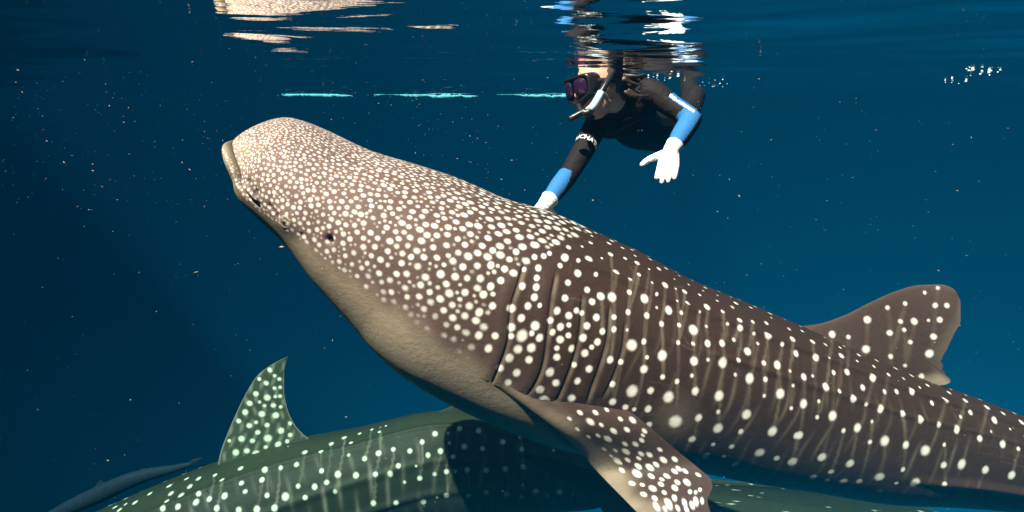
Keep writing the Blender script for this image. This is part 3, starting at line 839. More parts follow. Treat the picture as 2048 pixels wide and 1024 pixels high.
def build_second():
    b = make_body(SECOND, 0.25, 14, 760, 300, 70)
    q, th, L = b['q'], b['th'], b['L']
    TH, Q = np.meshgrid(th, q)
    AT = np.abs(((TH + math.pi) % (2 * math.pi)) - math.pi)
    rad = np.ones_like(TH)
    for th0, w, h in ((R(36), R(3.5), 0.035), (R(76), R(4), 0.03), (R(103), R(4), 0.04)):
        rad += h * np.exp(-((AT - th0) / w) ** 2) * sstep(2.2, 3.0, Q)
    P = body_points(b, rad)
    body = Patch(P, True)
    rnd = random.Random(9)
    ph = Q / 0.085 + 0.2 * np.sin(AT * 4)
    gate = np.sin(np.round(ph) * 12.9898) * 43758.5453; gate -= np.floor(gate)
    body.bar = np.clip(np.exp(-((ph - np.round(ph)) / 0.12) ** 2) * (0.2 + 0.8 * gate) * (0.5 + 0.5 * np.sin(AT * 7 + gate * 20)), 0, 1) * 0.55 * sstep(R(30), R(60), AT)
    body.belly = sstep(R(158), R(168), AT)
    body.tone[:] = 0.12
    body.tone += 0.25 * np.exp(-((AT - R(20)) / R(22)) ** 2)
    pts = []
    pxy = np.array([(VF[0] + x / VF[2], VF[1] + y / VF[2]) for x, y, _ in F_BODY])
    chain_lines(body, pxy, rnd, 22, 80, 0.4)
    for data, view in ((F_BODY, VF), (G_BODY, VG)):
        for r_ in put_spots(body, data, view, rnd, mirror=th, depth=3.4, val=.95):
            pts.append(body.P[r_[0], r_[1]])
    pts = np.array(pts)
    # the head end, out of the picture: scattered spots
    g2 = np.random.default_rng(8)
    for _ in range(500):
        i = int(g2.integers(40, 400)); j = int(g2.integers(0, body.m))
        if AT[i, j] > R(140): continue
        p = body.P[i, j]
        if np.linalg.norm(pts - p, axis=1).min() < 0.05: continue
        pts = np.vstack([pts, p])
        r = g2.uniform(.010, .018)
        body.dab('spot', i, j, r, r, .9)
    # dorsal fin
    n = 130
    uu = np.linspace(0, 1, n)
    le = spline([(420,990),(434,937),(441,905),(453,872),(471,830),(493,785),(516,750),(542,730),(574,713)], n)
    te = spline([(600,935),(628,889),(606,868),(590,850),(574,815),(568,780),(568,745),(576,713)], n)
    Lp = np.array([at(x, y, 4.22) for x, y in le]); Tp = np.array([at(x, y, 4.22) for x, y in te])
    nc = 90
    fin = Patch(chord_fin(Lp, Tp, 0.016, n, nc, 0.02, 0.1), True)
    fin.tone[:] = 1.0
    cc = (1 - np.cos(np.linspace(0, math.pi, nc))) / 2
    c2 = np.r_[cc, cc[::-1]]
    fin.bar = 0.45 * np.clip(np.sin(fin.px[..., 0] * .30 + 2.2 * np.sin(fin.px[..., 1] * .05)) * np.sin(fin.px[..., 1] * .13 + fin.px[..., 0] * .04), 0, 1)
    fin.bar = np.maximum(fin.bar, 0.5 * sstep(.93, 1, np.abs(c2 * 2 - 1))[None])
    for _ in put_spots(fin, G_FIN, VG, rnd, depth=3.5): pass
    fin.spot = np.maximum(fin.spot, fin.spot[:, ::-1])
    # tail fin
    to = [(1170,922),(1300,945),(1425,958),(1455,963),(1463,976),(1473,964),(1560,968),(1660,978),(1800,1002),(1960,1060),(1600,1100),(1430,1120),(1380,1200),(1330,1270),(1270,1150),(1200,1012)]
    e4 = spline(to, 160)
    E = np.array([at(x, y, 4.16 - 0.1 * np.clip((x - 1190) / 500, 0, 1)) for x, y in e4])
    Rt = np.array([at(1185 + 60 * math.sin(math.pi * t), 940 + 50 * t, 4.16) for t in np.linspace(0, 1, 160)])
    G, nv = fin_grid(Rt, E, 0.018, 160, 60, 0.02, toward=C0 - E[60])
    tail = Patch(G, False); tail.tone[:] = 0.45; tail.face &= (np.arange(2 * nv) < nv)[None]
    for _ in range(240):
        i, j = int(g2.integers(3, 157)), int(g2.integers(4, 2 * nv - 4))
        if tail.spot[i, j] < .05:
            r = g2.uniform(.004, .011); tail.dab('spot', i, j, r, r, g2.uniform(.5, .95))
    # small second dorsal fin on the ridge, pectoral fins at the head end
    e5 = spline([(850,832),(880,822),(905,812),(925,806),(932,818),(945,833)], 40)
    E = np.array([at(x, y, 4.21) for x, y in e5])
    Rt = np.array([at(850 + 85 * t, 846, 4.21) for t in np.linspace(0, 1, 40)])
    G, nv = fin_grid(Rt, E, 0.012, 40, 20, 0.015)
    d2 = Patch(G, False); d2.tone[:] = .4
    parts = [body, fin, tail, d2]
    i_m = int(np.searchsorted(q, 1.5))
    for sg in (1, -1):
        S_, T_, U_, Cc = b['S'][i_m] * sg, b['T'][i_m], b['U'][i_m], b['C'][i_m]
        Bm = b['B'][i_m]
        def f(s, t, u): return Cc + S_ * s + T_ * t + U_ * u
        E = spline([f(Bm * .8, -.15, -.15), f(Bm + .2, 0, -.25), f(Bm + .5, .3, -.4), f(Bm + .6, .5, -.45), f(Bm + .35, .4, -.33), f(Bm * .8, .25, -.18)], 50)
        Rt = spline([f(Bm * .7, -.12, -.13), f(Bm * .7, .2, -.16)], 50)
        G, nv = fin_grid(Rt, E, 0.02, 50, 30, 0.02)
        pp = Patch(G, False); pp.tone[:] = .3; parts.append(pp)
    sm = skin_material('water_tinted_whale_shark_skin', (0.009, 0.012, 0.005), (0.052, 0.076, 0.045), (0.68, 0.80, 0.62), (0.6, 0.55, 0.42))  # green cast of the water mixed into skin and spot colours
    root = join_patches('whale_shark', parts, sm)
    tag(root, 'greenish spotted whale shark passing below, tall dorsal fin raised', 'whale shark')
    return root

build_second()

# ================================================================== unseen vessel added beyond the left edge to shade the water there
WOOD = mat('shade_boat_wood', (0.05, 0.02, 0.012), 0.7, 0.2, 0.4, 14, 0.4)
SHADE_AWNING = mat('shade_boat_cloth', (0.25, 0.3, 0.4), 0.8, 0.1)
shade_boat = bpy.data.objects.new('shade_boat', None); COL.objects.link(shade_boat)
bd_ = np.array([-0.62, 0.785, 0]); bs_ = np.array([-0.785, -0.62, 0]); bo_ = np.array([-5.6, 2.2, 0])
shade_boat.location = bo_ + bd_ * 7
bpy.context.view_layer.update()
tag(shade_boat, 'unseen wooden vessel with cloth canopy, added to shade the water at left', 'shade_boat')
V, F = [], []
st = np.linspace(0, 1, 25)
prof = [(-1, .75), (-.98, .35), (-.8, -.05), (-.4, -.28), (0, -.36), (.4, -.28), (.8, -.05), (.98, .35), (1, .75), (.93, .74), (.7, .1), (0, -.1), (-.7, .1), (-.93, .74)]
for t in st:
    w = 1.1 * max(math.sin(math.pi * (0.04 + .92 * t)), .05) ** .6
    r = .5 * (2 * t - 1) ** 4
    for a, z in prof:
        V.append(bo_ + bd_ * 15 * t + bs_ * (w * a) + np.array([0, 0, z + r]))
n = len(prof)
for i in range(24):
    for k in range(n): F.append((i*n+k, i*n+(k+1) % n, (i+1)*n+(k+1) % n, (i+1)*n+k))
F += [tuple(range(n)), tuple(range(24*n, 25*n))[::-1]]
link_mesh('shade_hull', V, F, WOOD, shade_boat)
V, F = [], []
for i, t in enumerate(np.linspace(2.6, 14.5, 15)):
    for j, x in enumerate(np.linspace(-2.6, 4.6, 9)):
        for z in (0, .03): V.append(bo_ + bd_ * t + bs_ * x + np.array([0, 0, 2.3 + z - .05 * x * x + .03 * math.sin(t * 2.2)]))
idx = lambda i, j, z: (i * 9 + j) * 2 + z
for i in range(14):
    for j in range(8):
        for z in (0, 1): F.append((idx(i,j,z), idx(i+1,j,z), idx(i+1,j+1,z), idx(i,j+1,z)))
link_mesh('shade_awning', V, F, SHADE_AWNING, shade_boat)
for t in (3, 6.5, 10, 13.5):
    for x in (-.95, .95):
        V, F = [], []
        tube((V, F), [bo_ + bd_ * t + bs_ * x + np.array([0, 0, .5]), bo_ + bd_ * t + bs_ * x + np.array([0, 0, 2.28])], .03, 8)
        link_mesh('shade_awning_post', V, F, WOOD, shade_boat)
# ================================================================== remoras beside the sharks
def make_fish(name, rows, color, label, tail, fins, dep):
    sp = np.array(rows, float)
    C = np.array([at(x, y, dep) for x, y, h in sp])
    s = np.r_[0, np.cumsum(np.linalg.norm(np.diff(C, axis=0), axis=1))]
    q = np.linspace(0, s[-1], 60)
    Cq = np.stack([pchip(s, C[:, k], q) for k in range(3)], -1)
    H = pchip(s, sp[:, 2] / FPX * dep, q)
    T = unit(np.gradient(Cq, axis=0))
    S = unit(C0 - Cq); S = unit(S - (S * T).sum(-1, keepdims=True) * T)
    U = np.cross(S, T)
    th = np.linspace(0, 2 * math.pi, 32, endpoint=False)
    P = Cq[:, None] + (H[:, None] * np.cos(th))[..., None] * U[:, None] + (H[:, None] * .75 * np.sin(th))[..., None] * S[:, None]
    ps = [Patch(P, True)]
    for le, te in [tail] + fins:
        n = 24
        Lp = np.array([at(x, y, dep) for x, y in spline(le, n)]); Tp = np.array([at(x, y, dep) for x, y in spline(te, n)])
        ps.append(Patch(chord_fin(Lp, Tp, 0.006, n, 12), True))
    o = join_patches(name, ps, mat(name + '_skin', color, 0.6, 0.05, 0.2, 40, 0.4))
    tag(o, label, 'fish', 'remoras swimming with the sharks')
    return o

make_fish('remora', [(60, 1052, 3), (105, 1032, 12), (150, 1010, 15), (200, 988, 17), (250, 965, 16), (300, 948, 12), (345, 938, 8), (375, 930, 5), (384, 928, 4)],
          (0.009, 0.017, 0.028), 'slender blue-grey remora above the back of the lower shark',
          ([(372, 928), (388, 918), (404, 915)], [(372, 936), (390, 930), (402, 922)]),
          [([(262, 958), (282, 938), (292, 936)], [(330, 945), (305, 940), (294, 937)]), ([(185, 985), (198, 962), (204, 960)], [(225, 975), (210, 966), (205, 961)])], 5.0)
make_fish('remora', [(1044, 911, 2), (1066, 917, 8), (1095, 928, 14), (1135, 945, 20), (1190, 972, 26), (1240, 1000, 27), (1300, 1035, 22), (1350, 1065, 12), (1390, 1090, 6)],
          (0.018, 0.010, 0.008), 'blackish brown remora between the spotted fin and the lower shark',
          ([(1380, 1080), (1410, 1080), (1440, 1090)], [(1380, 1098), (1400, 1110), (1430, 1125)]),
          [([(1072, 920), (1086, 912), (1100, 914)], [(1135, 936), (1115, 926), (1101, 915)])], 3.15)

# ================================================================== the snorkelling diver
SKIN = mat('diver_skin', (0.62, 0.36, 0.25), 0.5, 0.35, 0.1, 120, 0.12)
NEO = mat('black_neoprene', (0.012, 0.0085, 0.008), 0.75, 0.2, 0.6, 34, 0.4)
BLUE = mat('blue_neoprene', (0.028, 0.155, 0.40), 0.7, 0.25, 0.2, 160, 0.15)
ARM_HIGHLIGHT = mat('painted_arm_highlight', (0.8, 0.85, 0.9), 0.5, 0.4)  # top-lit sheen on the upper arm, painted as a pale strip
GLOVE = mat('white_glove_knit', (0.88, 0.87, 0.84), 0.8, 0.2, 0.4, 220, 0.05)
HAIR = mat('dark_brown_hair', (0.035, 0.018, 0.010), 0.45, 0.5, 0.3, 90, 0.5)
RUBBER = mat('black_rubber', (0.012, 0.010, 0.012), 0.35, 0.5)
LENS = mat('mask_glass_violet_reflection', (0.025, 0.010, 0.035), 0.05, 0.9)  # violet reflection in the lenses is put into the glass colour
TUBEW = mat('pale_blue_snorkel_silicone', (0.55, 0.66, 0.78), 0.3, 0.5)
LETTER = mat('white_print', (0.75, 0.75, 0.72), 0.6, 0.2)
LOGO = mat('grey_print', (0.10, 0.10, 0.10), 0.6, 0.2)


def sphere(lists, c, r, axes=None, n=14):
    V, F = lists
    base = len(V)
    ax = np.eye(3) if axes is None else np.array(axes)
    r = np.broadcast_to(np.asarray(r, float), (3,))
    m = n // 2
    V.append(c + ax[2] * r[2])
    for i in range(1, m):
        ph = math.pi * i / m
        for k in range(n):
            t = 2 * math.pi * k / n
            V.append(c + ax[0] * r[0] * math.sin(ph) * math.cos(t) + ax[1] * r[1] * math.sin(ph) * math.sin(t) + ax[2] * r[2] * math.cos(ph))
    V.append(c - ax[2] * r[2])
    e = len(V) - 1
    for k in range(n):
        k2 = (k + 1) % n
        F.append((base, base + 1 + k, base + 1 + k2))
        for i in range(m - 2):
            F.append((base + 1 + i*n + k, base + 1 + (i+1)*n + k, base + 1 + (i+1)*n + k2, base + 1 + i*n + k2))
        F.append((e, base + 1 + (m-2)*n + k2, base + 1 + (m-2)*n + k))


def limb(lists, pts, rad, n=16, sub=8):
    """rounded tapered limb through joints"""
    pts = np.asarray(pts, float)
    q = spline(np.c_[pts, np.asarray(rad, float)], sub * (len(pts) - 1) + 1)
    tube(lists, q[:, :3], q[:, 3], n)
    sphere(lists, pts[0], rad[0]); sphere(lists, pts[-1], rad[-1])
    return q


def remeshed(name, lists, voxel, mats, parent, smooth=6):
    V, F = lists
    o = link_mesh(name, V, F, mats, None)
    bm = bmesh.new(); bm.from_mesh(o.data); bmesh.ops.recalc_face_normals(bm, faces=bm.faces); bm.to_mesh(o.data); bm.free()
    r = o.modifiers.new('r', 'REMESH'); r.mode = 'VOXEL'; r.voxel_size = voxel; r.use_smooth_shade = True
    sm = o.modifiers.new('s', 'SMOOTH'); sm.iterations = smooth; sm.factor = 0.5
    dg = bpy.context.evaluated_depsgraph_get(); dg.update()
    me = bpy.data.meshes.new_from_object(o.evaluated_get(dg))
    old = o.data
    o.modifiers.clear(); o.data = me
    bpy.data.meshes.remove(old)
    me.name = name
    me.materials.clear()
    for m in (mats if isinstance(mats, (list, tuple)) else [mats]): me.materials.append(m)
    me.polygons.foreach_set('use_smooth', [True] * len(me.polygons))
    if parent is not None:
        o.parent = parent
        o.matrix_parent_inverse = Matrix.Translation(-parent.location)
    return o


def seg_param(P, a, b):
    ab = b - a
    t = ((P - a) @ ab) / (ab @ ab)
    foot = a + np.clip(t, 0, 1)[:, None] * ab
    return t, np.linalg.norm(P - foot, axis=1), P - foot


diver = bpy.data.objects.new('person', None)
COL.objects.link(diver)
diver.location = at(1260, 240, 3.2)
bpy.context.view_layer.update()
tag(diver, 'snorkeller in black wetsuit with blue forearms and white gloves, reaching down to the shark', 'person')

Fh = basis((-0.84, -0.20, 0.47))
Uh = basis((0.22, 0.95, -0.12)); Uh = unit(Uh - (Uh @ Fh) * Fh)
Sh = np.cross(Uh, Fh)                       # towards the camera side
if Sh @ (C0 - at(1195, 172, 3)) < 0: Sh = -Sh
AX = (Fh, Sh, Uh)
Hc = at(1197, 177, 3.02)
def hd(f, s_, u): return Hc + Fh * f + Sh * s_ + Uh * u

RS, RE, RW = at(1198, 248, 3.14), at(1140, 345, 2.98), at(1092, 408, 2.87)      # arm that reaches down
LS, LE, LW = at(1296, 184, 3.10), at(1384, 237, 3.02), at(1343, 300, 2.92)      # bent arm
NECK, CHEST = at(1243, 205, 3.12), at(1248, 222, 3.22)
MID, HIP = at(1280, 252, 3.45), at(1316, 254, 3.75)
body_l = ([], [])
sphere(body_l, hd(-0.012, 0, 0.03), (0.100, 0.078, 0.098), AX, 24)
sphere(body_l, hd(0.030, 0, -0.045), (0.066, 0.060, 0.080), AX, 20)
sphere(body_l, hd(0.066, 0, -0.098), (0.028, 0.030, 0.026), AX)
limb(body_l, [hd(0.094, 0, 0.02), hd(0.110, 0, -0.018)], [0.010, 0.015])
for sg in (1, -1):
    sphere(body_l, hd(0.058, sg * .038, -0.035), (0.034, 0.030, 0.036), AX)
    sphere(body_l, hd(-0.012, sg * .078, -0.005), (0.018, 0.008, 0.030), AX)
    limb(body_l, [hd(0.090, 0, -0.068), hd(0.080, sg * .022, -0.068)], [0.009, 0.006])
    limb(body_l, [hd(0.088, 0, -0.080), hd(0.078, sg * .020, -0.078)], [0.010, 0.006])
limb(body_l, [hd(-0.03, 0, -0.04), NECK, CHEST], [0.056, 0.060, 0.08])
limb(body_l, [CHEST, MID, HIP], [0.118, 0.112, 0.125])
sphere(body_l, at(1222, 240, 3.22), 0.085); sphere(body_l, at(1276, 205, 3.2), 0.095)
limb(body_l, [RS * .55 + CHEST * .45, RS, RS * .4 + RE * .6, RE], [0.075, 0.058, 0.046, 0.041])
limb(body_l, [RE, RE * .65 + RW * .35, RW], [0.041, 0.041, 0.028])
limb(body_l, [LS * .5 + CHEST * .5, LS, LS * .4 + LE * .6, LE], [0.085, 0.060, 0.047, 0.042])
limb(body_l, [LE, LE * .65 + LW * .35, LW], [0.042, 0.043, 0.029])
limb(body_l, [HIP + RT * .05, at(1378, 222, 4.10), at(1392, 190, 4.2)], [0.095, 0.062, 0.055])
limb(body_l, [at(1378, 222, 4.10), at(1380, 180, 4.45), at(1372, 150, 4.6)], [0.060, 0.055, 0.036])
limb(body_l, [HIP - RT * .05, at(1318, 225, 4.15), at(1340, 195, 4.7)], [0.098, 0.062, 0.040])
for kx, base_ in ((1372, 150), (1340, 195)):
    pass
body_o = remeshed('body', body_l, 0.0048, [NEO, SKIN, BLUE, ARM_HIGHLIGHT], diver, 8)
me = body_o.data
nf = len(me.polygons)
ctr = np.zeros(nf * 3); me.polygons.foreach_get('center', ctr); ctr = ctr.reshape(-1, 3)
mi = np.zeros(nf, np.int32)
rel = ctr - Hc
hf, hs, hu = rel @ Fh, rel @ Sh, rel @ Uh
tn, dn, _ = seg_param(ctr, hd(-0.03, 0, -0.04), NECK)
dhead = np.sqrt((hf / .14) ** 2 + (hs / .115) ** 2 + ((hu - .02) / .150) ** 2)
mi[(dhead < 1.0) & (tn < 0.50)] = 1
t, d, off = seg_param(ctr, RE, RW)
sidev = unit(off) @ basis((-0.75, 0.35, 0.5))
mi[(d < .06) & (t > 0.12) & (t < 1.05) & (sidev > 0.25 - 1.3 * (t - .12))] = 2
t, d, off = seg_param(ctr, LE, LW)
sidev = unit(off) @ basis((0.72, -0.4, 0.1))
mi[(d < .06) & (t > -0.05) & (t < 1.05) & (sidev < 0.62)] = 2
t, d, off = seg_param(ctr, LS, LE)
sidev = unit(off) @ basis((0.35, 0.85, 0.4))
mi[(d < .07) & (t > 0.45) & (t < 1.0) & (sidev > 0.62)] = 2
mi[(d < .07) & (t > 0.45) & (t < 1.0) & (np.abs(sidev - 0.80) < 0.09) & (unit(off) @ basis((0, 0, 1)) > 0.1)] = 3
me.polygons.foreach_set('material_index', mi)
me.update()

# hair, mask, strap, snorkel
hair_l = ([], [])
sphere(hair_l, hd(-0.045, 0, 0.040), (0.094, 0.087, 0.094), AX, 22)
sphere(hair_l, hd(-0.085, 0, -0.015), (0.045, 0.062, 0.075), AX)
hr = random.Random(4)
for k in range(26):
    a0 = hd(-0.06 - .05 * hr.random(), (hr.random() - .35) * .15, hr.uniform(-.04, .05))
    a1 = a0 + basis((1, hr.uniform(-.5, .3), hr.uniform(-.3, .4))) * hr.uniform(.03, .06)
    a2 = a1 + basis((1, hr.uniform(-.7, .5), hr.uniform(-.3, .4))) * hr.uniform(.03, .05)
    limb(hair_l, [a0, a1, a2], [0.009, 0.007, 0.004], 8, 4)
remeshed('hair', hair_l, 0.0055, HAIR, diver, 3)

def ring_surface(rings, close_front=False):
    V, F = [], []
    n = 40
    for c_, a, b_, f in rings:
        for k in range(n):
            t = 2 * math.pi * k / n
            e = 0.55
            x = math.copysign(abs(math.cos(t)) ** e, math.cos(t)) * a
            y = math.copysign(abs(math.sin(t)) ** e, math.sin(t)) * b_
            y += 0.012 * (x / .08) ** 2 - (0.016 * math.exp(-(x / .02) ** 2) if y < 0 else 0)
            V.append(Mc + Sh * x + Uh * (y + c_) + Fh * (f - 0.9 * x * x * 3.2))
    for i in range(len(rings) - 1):
        for k in range(n):
            F.append((i*n+k, i*n+(k+1) % n, (i+1)*n+(k+1) % n, (i+1)*n+k))
    if close_front: F.append(tuple(range((len(rings)-1)*n, len(rings)*n)))
    return V, F
Mc = hd(0.098, 0, 0.004)
mask = link_mesh('diving_mask', *ring_surface([(0, .074, .052, -.045), (0, .082, .056, -.025), (0, .086, .054, 0), (0, .088, .052, .022), (0, .086, .050, .030), (0, .078, .043, .031), (0, .076, .041, .024)], True), RUBBER, diver)
for sg in (1, -1):
    V, F = [], []
    n = 28
    for ringr, dz in ((1, .0285), (.94, .0325), (.5, .0335), (.02, .0338)):
        for k in range(n):
            t = 2 * math.pi * k / n
            x = sg * .040 + math.copysign(abs(math.cos(t)) ** .7, math.cos(t)) * .033 * ringr
            y = math.copysign(abs(math.sin(t)) ** .7, math.sin(t)) * .034 * ringr + 0.006
            V.append(Mc + Sh * x + Uh * y + Fh * (dz - 0.9 * x * x * 3.2))
    for i in range(3):
        for k in range(n):
            F.append((i*n+k, i*n+(k+1) % n, (i+1)*n+(k+1) % n, (i+1)*n+k))
    link_mesh('lens', V, F, LENS, mask)
V, F = [], []
n = 60
for k in range(n):
    t = 2 * math.pi * k / n
    c_ = hd(0.004 + .112 * math.cos(t), .0905 * math.sin(t), 0.014 + 0.012 * math.cos(t))
    nn = unit(Fh * math.cos(t) + Sh * math.sin(t))
    for a, b_ in ((-.011, 0), (-.011, .004), (.011, .004), (.011, 0)):
        V.append(c_ + Uh * a + nn * b_)
for k in range(n):
    k2 = (k + 1) % n
    for j in range(4):
        F.append((k*4+j, k*4+(j+1) % 4, k2*4+(j+1) % 4, k2*4+j))
link_mesh('mask_strap', V, F, RUBBER, diver)

sn = [(1176, 222, 2.885), (1185, 214, 2.875), (1196, 197, 2.875), (1203, 184, 2.88)]
V, F = [], []
q = spline([at(*p) for p in sn], 40)
tube((V, F), q, 0.0150 + 0.0011 * np.sin(np.arange(40) * 1.9), 18)
snork = link_mesh('snorkel', V, F, TUBEW, diver)
V, F = [], []
tube((V, F), spline([at(*p) for p in [(1201, 187, 2.88), (1211, 170, 2.89), (1224, 147, 2.92), (1236, 118, 2.95), (1246, 88, 2.98)]], 30), 0.0135, 18)
link_mesh('breathing_tube', V, F, RUBBER, snork)
V, F = [], []
tube((V, F), spline([at(*p) for p in [(1183, 217, 2.88), (1174, 226, 2.88), (1166, 226, 2.885), (1160, 219, 2.90), (1157, 211, 2.915)]], 24), np.interp(np.linspace(0, 1, 24), [0, .4, 1], [.0165, .0155, .012]), 18)
link_mesh('mouthpiece', V, F, RUBBER, snork)
V, F = [], []
tube((V, F), spline([at(*p) for p in [(1170, 222, 2.88), (1158, 228, 2.885), (1146, 235, 2.89), (1137, 239, 2.89)]], 24), np.interp(np.linspace(0, 1, 24), [0, .3, .75, .95, 1], [.012, .012, .0145, .012, .004]), 18)
link_mesh('purge_valve', V, F, RUBBER, snork)

def make_glove(W, arm_dir, d, back, curl, spread, thumb_out):
    """knitted glove: palm, four unequal bent fingers and a thumb leaving the side of the palm"""
    d = unit(d); back = unit(back - (back @ d) * d); side = np.cross(d, back)
    if thumb_out < 0: side = -side
    L = ([], [])
    limb(L, [W - arm_dir * .03, W + arm_dir * .006, W + d * .03], [0.034, 0.031, 0.029])
    tube(L, [W - arm_dir * .036, W - arm_dir * .028], [0.037, 0.037], 20)
    for k, (x, ln) in enumerate(((.032, .062), (.011, .070), (-.010, .064), (-.030, .050))):
        kn = W + d * .082 + side * x - d * abs(x - .01) * .25
        limb(L, [W + d * .02 + side * x * .55, W + d * .06 + side * x * .85, kn], [0.018, 0.0165, 0.0135], 10)
        fd = unit(d + side * (x * spread))
        p1 = kn + unit(fd - back * curl * .3) * ln * .45
        p2 = p1 + unit(fd - back * curl * .8) * ln * .32
        p3 = p2 + unit(fd - back * curl * 1.2) * ln * .23
        limb(L, [kn, p1, p2, p3], [0.0128, 0.0115, 0.0105, 0.0088], 10)
    t0 = W + d * .028 + side * .026
    t1 = t0 + unit(d * .55 + side * .85 - back * .1) * .042
    t2 = t1 + unit(d * .62 + side * .75 - back * .15) * .034
    t3 = t2 + unit(d * .75 + side * .6 - back * .2) * .024
    limb(L, [t0, t1, t2, t3], [0.019, 0.0150, 0.0128, 0.0095], 10)
    return remeshed('glove', L, 0.0032, GLOVE, diver, 3)

make_glove(LW, unit(LW - LE), basis((-0.24, -0.85, 0.42)), basis((0.05, 0.45, 0.9)), 0.28, 2.0, 1)
make_glove(RW, unit(RW - RE), basis((-0.30, -0.62, -0.70)), basis((0.2, .65, -.75)), 0.2, 3.0, 1)

# printing on the suit, laid onto the body by casting onto its surface
dg = bpy.context.evaluated_depsgraph_get(); dg.update()
bvh = BVHTree.FromPolygons([tuple(v.co) for v in me.vertices], [tuple(p.vertices) for p in me.polygons])

def text_mesh(body, size, bold=0.0):
    c = bpy.data.curves.new('t', 'FONT'); c.body = body; c.size = size; c.offset = bold; c.align_x = 'CENTER'; c.align_y = 'CENTER'
    c.resolution_u = 3
    o = bpy.data.objects.new('t', c); COL.objects.link(o)
    dg = bpy.context.evaluated_depsgraph_get(); dg.update()
    m = bpy.data.meshes.new_from_object(o.evaluated_get(dg))
    bm = bmesh.new(); bm.from_mesh(m)
    bmesh.ops.triangulate(bm, faces=bm.faces)
    bmesh.ops.subdivide_edges(bm, edges=[e for e in bm.edges if e.calc_length() > size * .25], cuts=2)
    V = np.array([v.co[:] for v in bm.verts]); F = [[v.index for v in f.verts] for f in bm.faces]
    bm.free(); bpy.data.objects.remove(o)
    return V, F

# sleeve: letters run round the upper arm
V, F = text_mesh('BEUCHAT', 0.030, 0.0008)
ax = unit(RE - RS); cam_side = unit((C0 - RS) - ((C0 - RS) @ ax) * ax); lat = np.cross(ax, cam_side)
if lat @ RT < 0: lat = -lat
def wrap(V, x0):
    out = []
    for x, y, _ in V:
        th_ = (x + x0) / 0.046
        dirn = cam_side * math.cos(th_) + lat * math.sin(th_)
        c_ = RS + (RE - RS) * 0.46 - ax * y
        hit, nor, _, _ = bvh.ray_cast(Vector(c_ + dirn * .12), Vector(-dirn), .2)
        p = np.array(hit) if hit is not None else c_ + dirn * .045
        out.append(p + dirn * .0015)
    return out
link_mesh('sleeve_lettering', wrap(V, -0.032), F, LETTER, diver, False)
V, F = [], []
for k in range(24):                       # small round emblem after the letters
    t = 2 * math.pi * k / 24
    for r_ in (.0075, .0105): V.append((r_ * math.cos(t) * 1.2, r_ * math.sin(t), 0))
F = [(2*k, 2*k+1, (2*k+3) % 48, (2*k+2) % 48) for k in range(24)]
for k in range(5):
    V += [(-.006 + .003 * k, -.004, 0), (-.0045 + .003 * k, -.004, 0), (-.003 + .003 * k, .004, 0), (-.0045 + .003 * k, .004, 0)]
    b0 = 48 + 4 * k; F.append((b0, b0+1, b0+2, b0+3))
link_mesh('sleeve_emblem', wrap(V, 0.043), F, LETTER, diver, False)
# chest: emblem arc over a slanting line of letters
def chest(V, px, py, ang, sc):
    out = []
    for x, y, _ in V:
        X = px + sc * (x * math.cos(ang) + y * math.sin(ang)); Y = py - sc * (-x * math.sin(ang) * -1 + y * math.cos(ang))
        d0 = unit(at(X, Y, 1) - C0)
        hit, nor, _, _ = bvh.ray_cast(Vector(C0), Vector(d0), 6)
        out.append((np.array(hit) if hit is not None else at(X, Y, 3.1)) - d0 * .002)
    return out
V, F = text_mesh('BEUCHAT', 1.0, 0.02)
link_mesh('chest_lettering', chest(V, 1264, 248, R(28), 10.5), F, LOGO, diver, False)
V, F = [], []
for k in range(17):
    t = math.pi * (.05 + .9 * k / 16)
    w_ = .35 * math.sin(math.pi * k / 16) + .08
    V += [(1.3 * math.cos(t), .8 * math.sin(t), 0), (1.3 * math.cos(t), .8 * math.sin(t) - w_, 0)]
F = [(2*k, 2*k+1, 2*k+3, 2*k+2) for k in range(16)]
link_mesh('chest_emblem', chest(V, 1253, 242, R(22), 9.0), F, LOGO, diver, False)

# ================================================================== along the surface
ROPE = mat('frayed_white_rope', (0.9, 0.9, 0.9), 0.6, 0.3, 0.6, 30, 0.2)
prng = np.random.default_rng(21)
def make_rope(x0, x1, label, thick):
    d = 24.0
    n = int((x1 - x0) / 2.2)
    xs = np.linspace(x0, x1, n)
    pts = []
    wob = np.convolve(prng.normal(size=n + 20), np.ones(9) / 9, 'same')[10:n + 10]
    for k, x in enumerate(xs):
        pts.append(at(x, 191.0 + wob[k] * 3.2 + 1.5 * math.sin(x * .03), d))
    rad = thick * (0.45 + 0.55 * np.abs(np.sin(xs * .05 + 1)) + .5 * np.abs(np.convolve(prng.normal(size=n), np.ones(3) / 3, 'same')))
    rad *= np.clip(np.minimum(np.arange(n), np.arange(n)[::-1]) / 8, .15, 1)
    V, F = [], []
    tube((V, F), pts, rad, 7)
    for k in range(n // 2):              # frayed fibres
        i = int(prng.integers(2, n - 2))
        a = np.array(pts[i]); b_ = a + RT * prng.uniform(-.05, .05) + UP * prng.uniform(-.02, .05) - FW * prng.uniform(0, .05)
        tube((V, F), [a, (a + b_) / 2 + UP * .006, b_], [.026, .018, .008], 5)
    tag(link_mesh('floating_rope', V, F, ROPE), label, 'rope', 'lengths of rope afloat at the far waterline')
make_rope(563, 706, 'bright floating rope length at the waterline above the shark\'s snout, leftmost', 0.055)
make_rope(748, 956, 'longest bright floating rope length, in the middle of the waterline', 0.058)
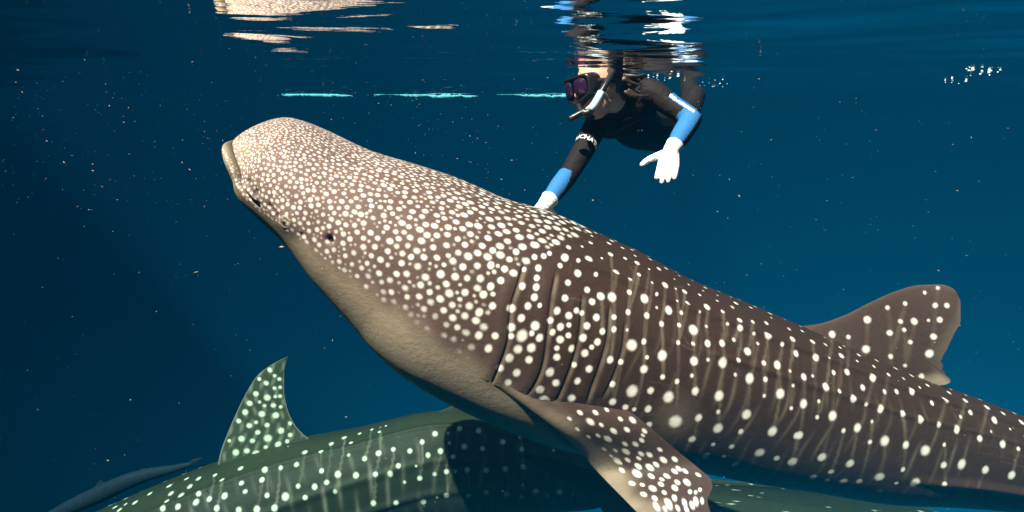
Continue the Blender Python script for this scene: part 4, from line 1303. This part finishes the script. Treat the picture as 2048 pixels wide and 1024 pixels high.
make_rope(994, 1150, 'bright floating rope length ending behind the diver\'s mask', 0.055)

# suspended specks
FLAKE = mat('pale_tan_specks', (0.27, 0.22, 0.19), 0.7, 0.2)
V, F = [], []
for k in range(1500):
    d = prng.uniform(0.7, 5.0)
    x, y = prng.uniform(-40, 2088), prng.uniform(-30, 1060)
    if prng.random() < .45: x, y = prng.uniform(0, 1100), prng.uniform(0, 420)
    p = at(x, y, d)
    if p[2] > -.05: continue
    s_ = prng.uniform(0.35, 1.0) * (0.0010 if prng.random() < .93 else 0.0026) * (0.45 + d * .28)
    ax_ = unit(prng.normal(size=3) + np.array([1.4, 0, -.5])); b_ = unit(np.cross(ax_, prng.normal(size=3))); c_ = np.cross(ax_, b_)
    e = prng.uniform(1.2, 3.2)
    b0 = len(V)
    V += [p + ax_ * s_ * e, p - ax_ * s_ * e, p + b_ * s_, p - b_ * s_, p + c_ * s_ * .6, p - c_ * s_ * .6]
    for a, b2, c2 in ((0,2,4),(2,1,4),(1,3,4),(3,0,4),(2,0,5),(1,2,5),(3,1,5),(0,3,5)): F.append((b0+a, b0+b2, b0+c2))
tag(link_mesh('suspended_specks', V, F, FLAKE), 'tiny pale specks drifting through the water', kind='stuff')

# bubbles under the surface
BUB = mat('bubble_film', (0.85, 0.9, 0.92), 0.08, 1.0)
L_ = ([], [])
for cx, cy, sx, sy, num in ((1340, 155, 60, 10, 26), (1440, 168, 45, 10, 18), (1400, 178, 50, 7, 8), (1905, 158, 22, 5, 9), (1965, 138, 30, 6, 16), (1230, 150, 30, 6, 8)):
    for _ in range(num):
        x, y = prng.normal(cx, sx * .6), prng.normal(cy, sy * .7)
        d = float(np.clip(FPX * 0.115 / max(195 - y, 12), 2.6, 6.5))
        p = at(x, y, d); p[2] = -0.004 - abs(prng.normal()) * .006
        sphere(L_, p, prng.uniform(.0018, .0048) * (1.6 if prng.random() < .12 else 1), n=8)
tag(link_mesh('bubbles', L_[0], L_[1], BUB), 'small silvery bubbles trapped under the surface', kind='stuff')
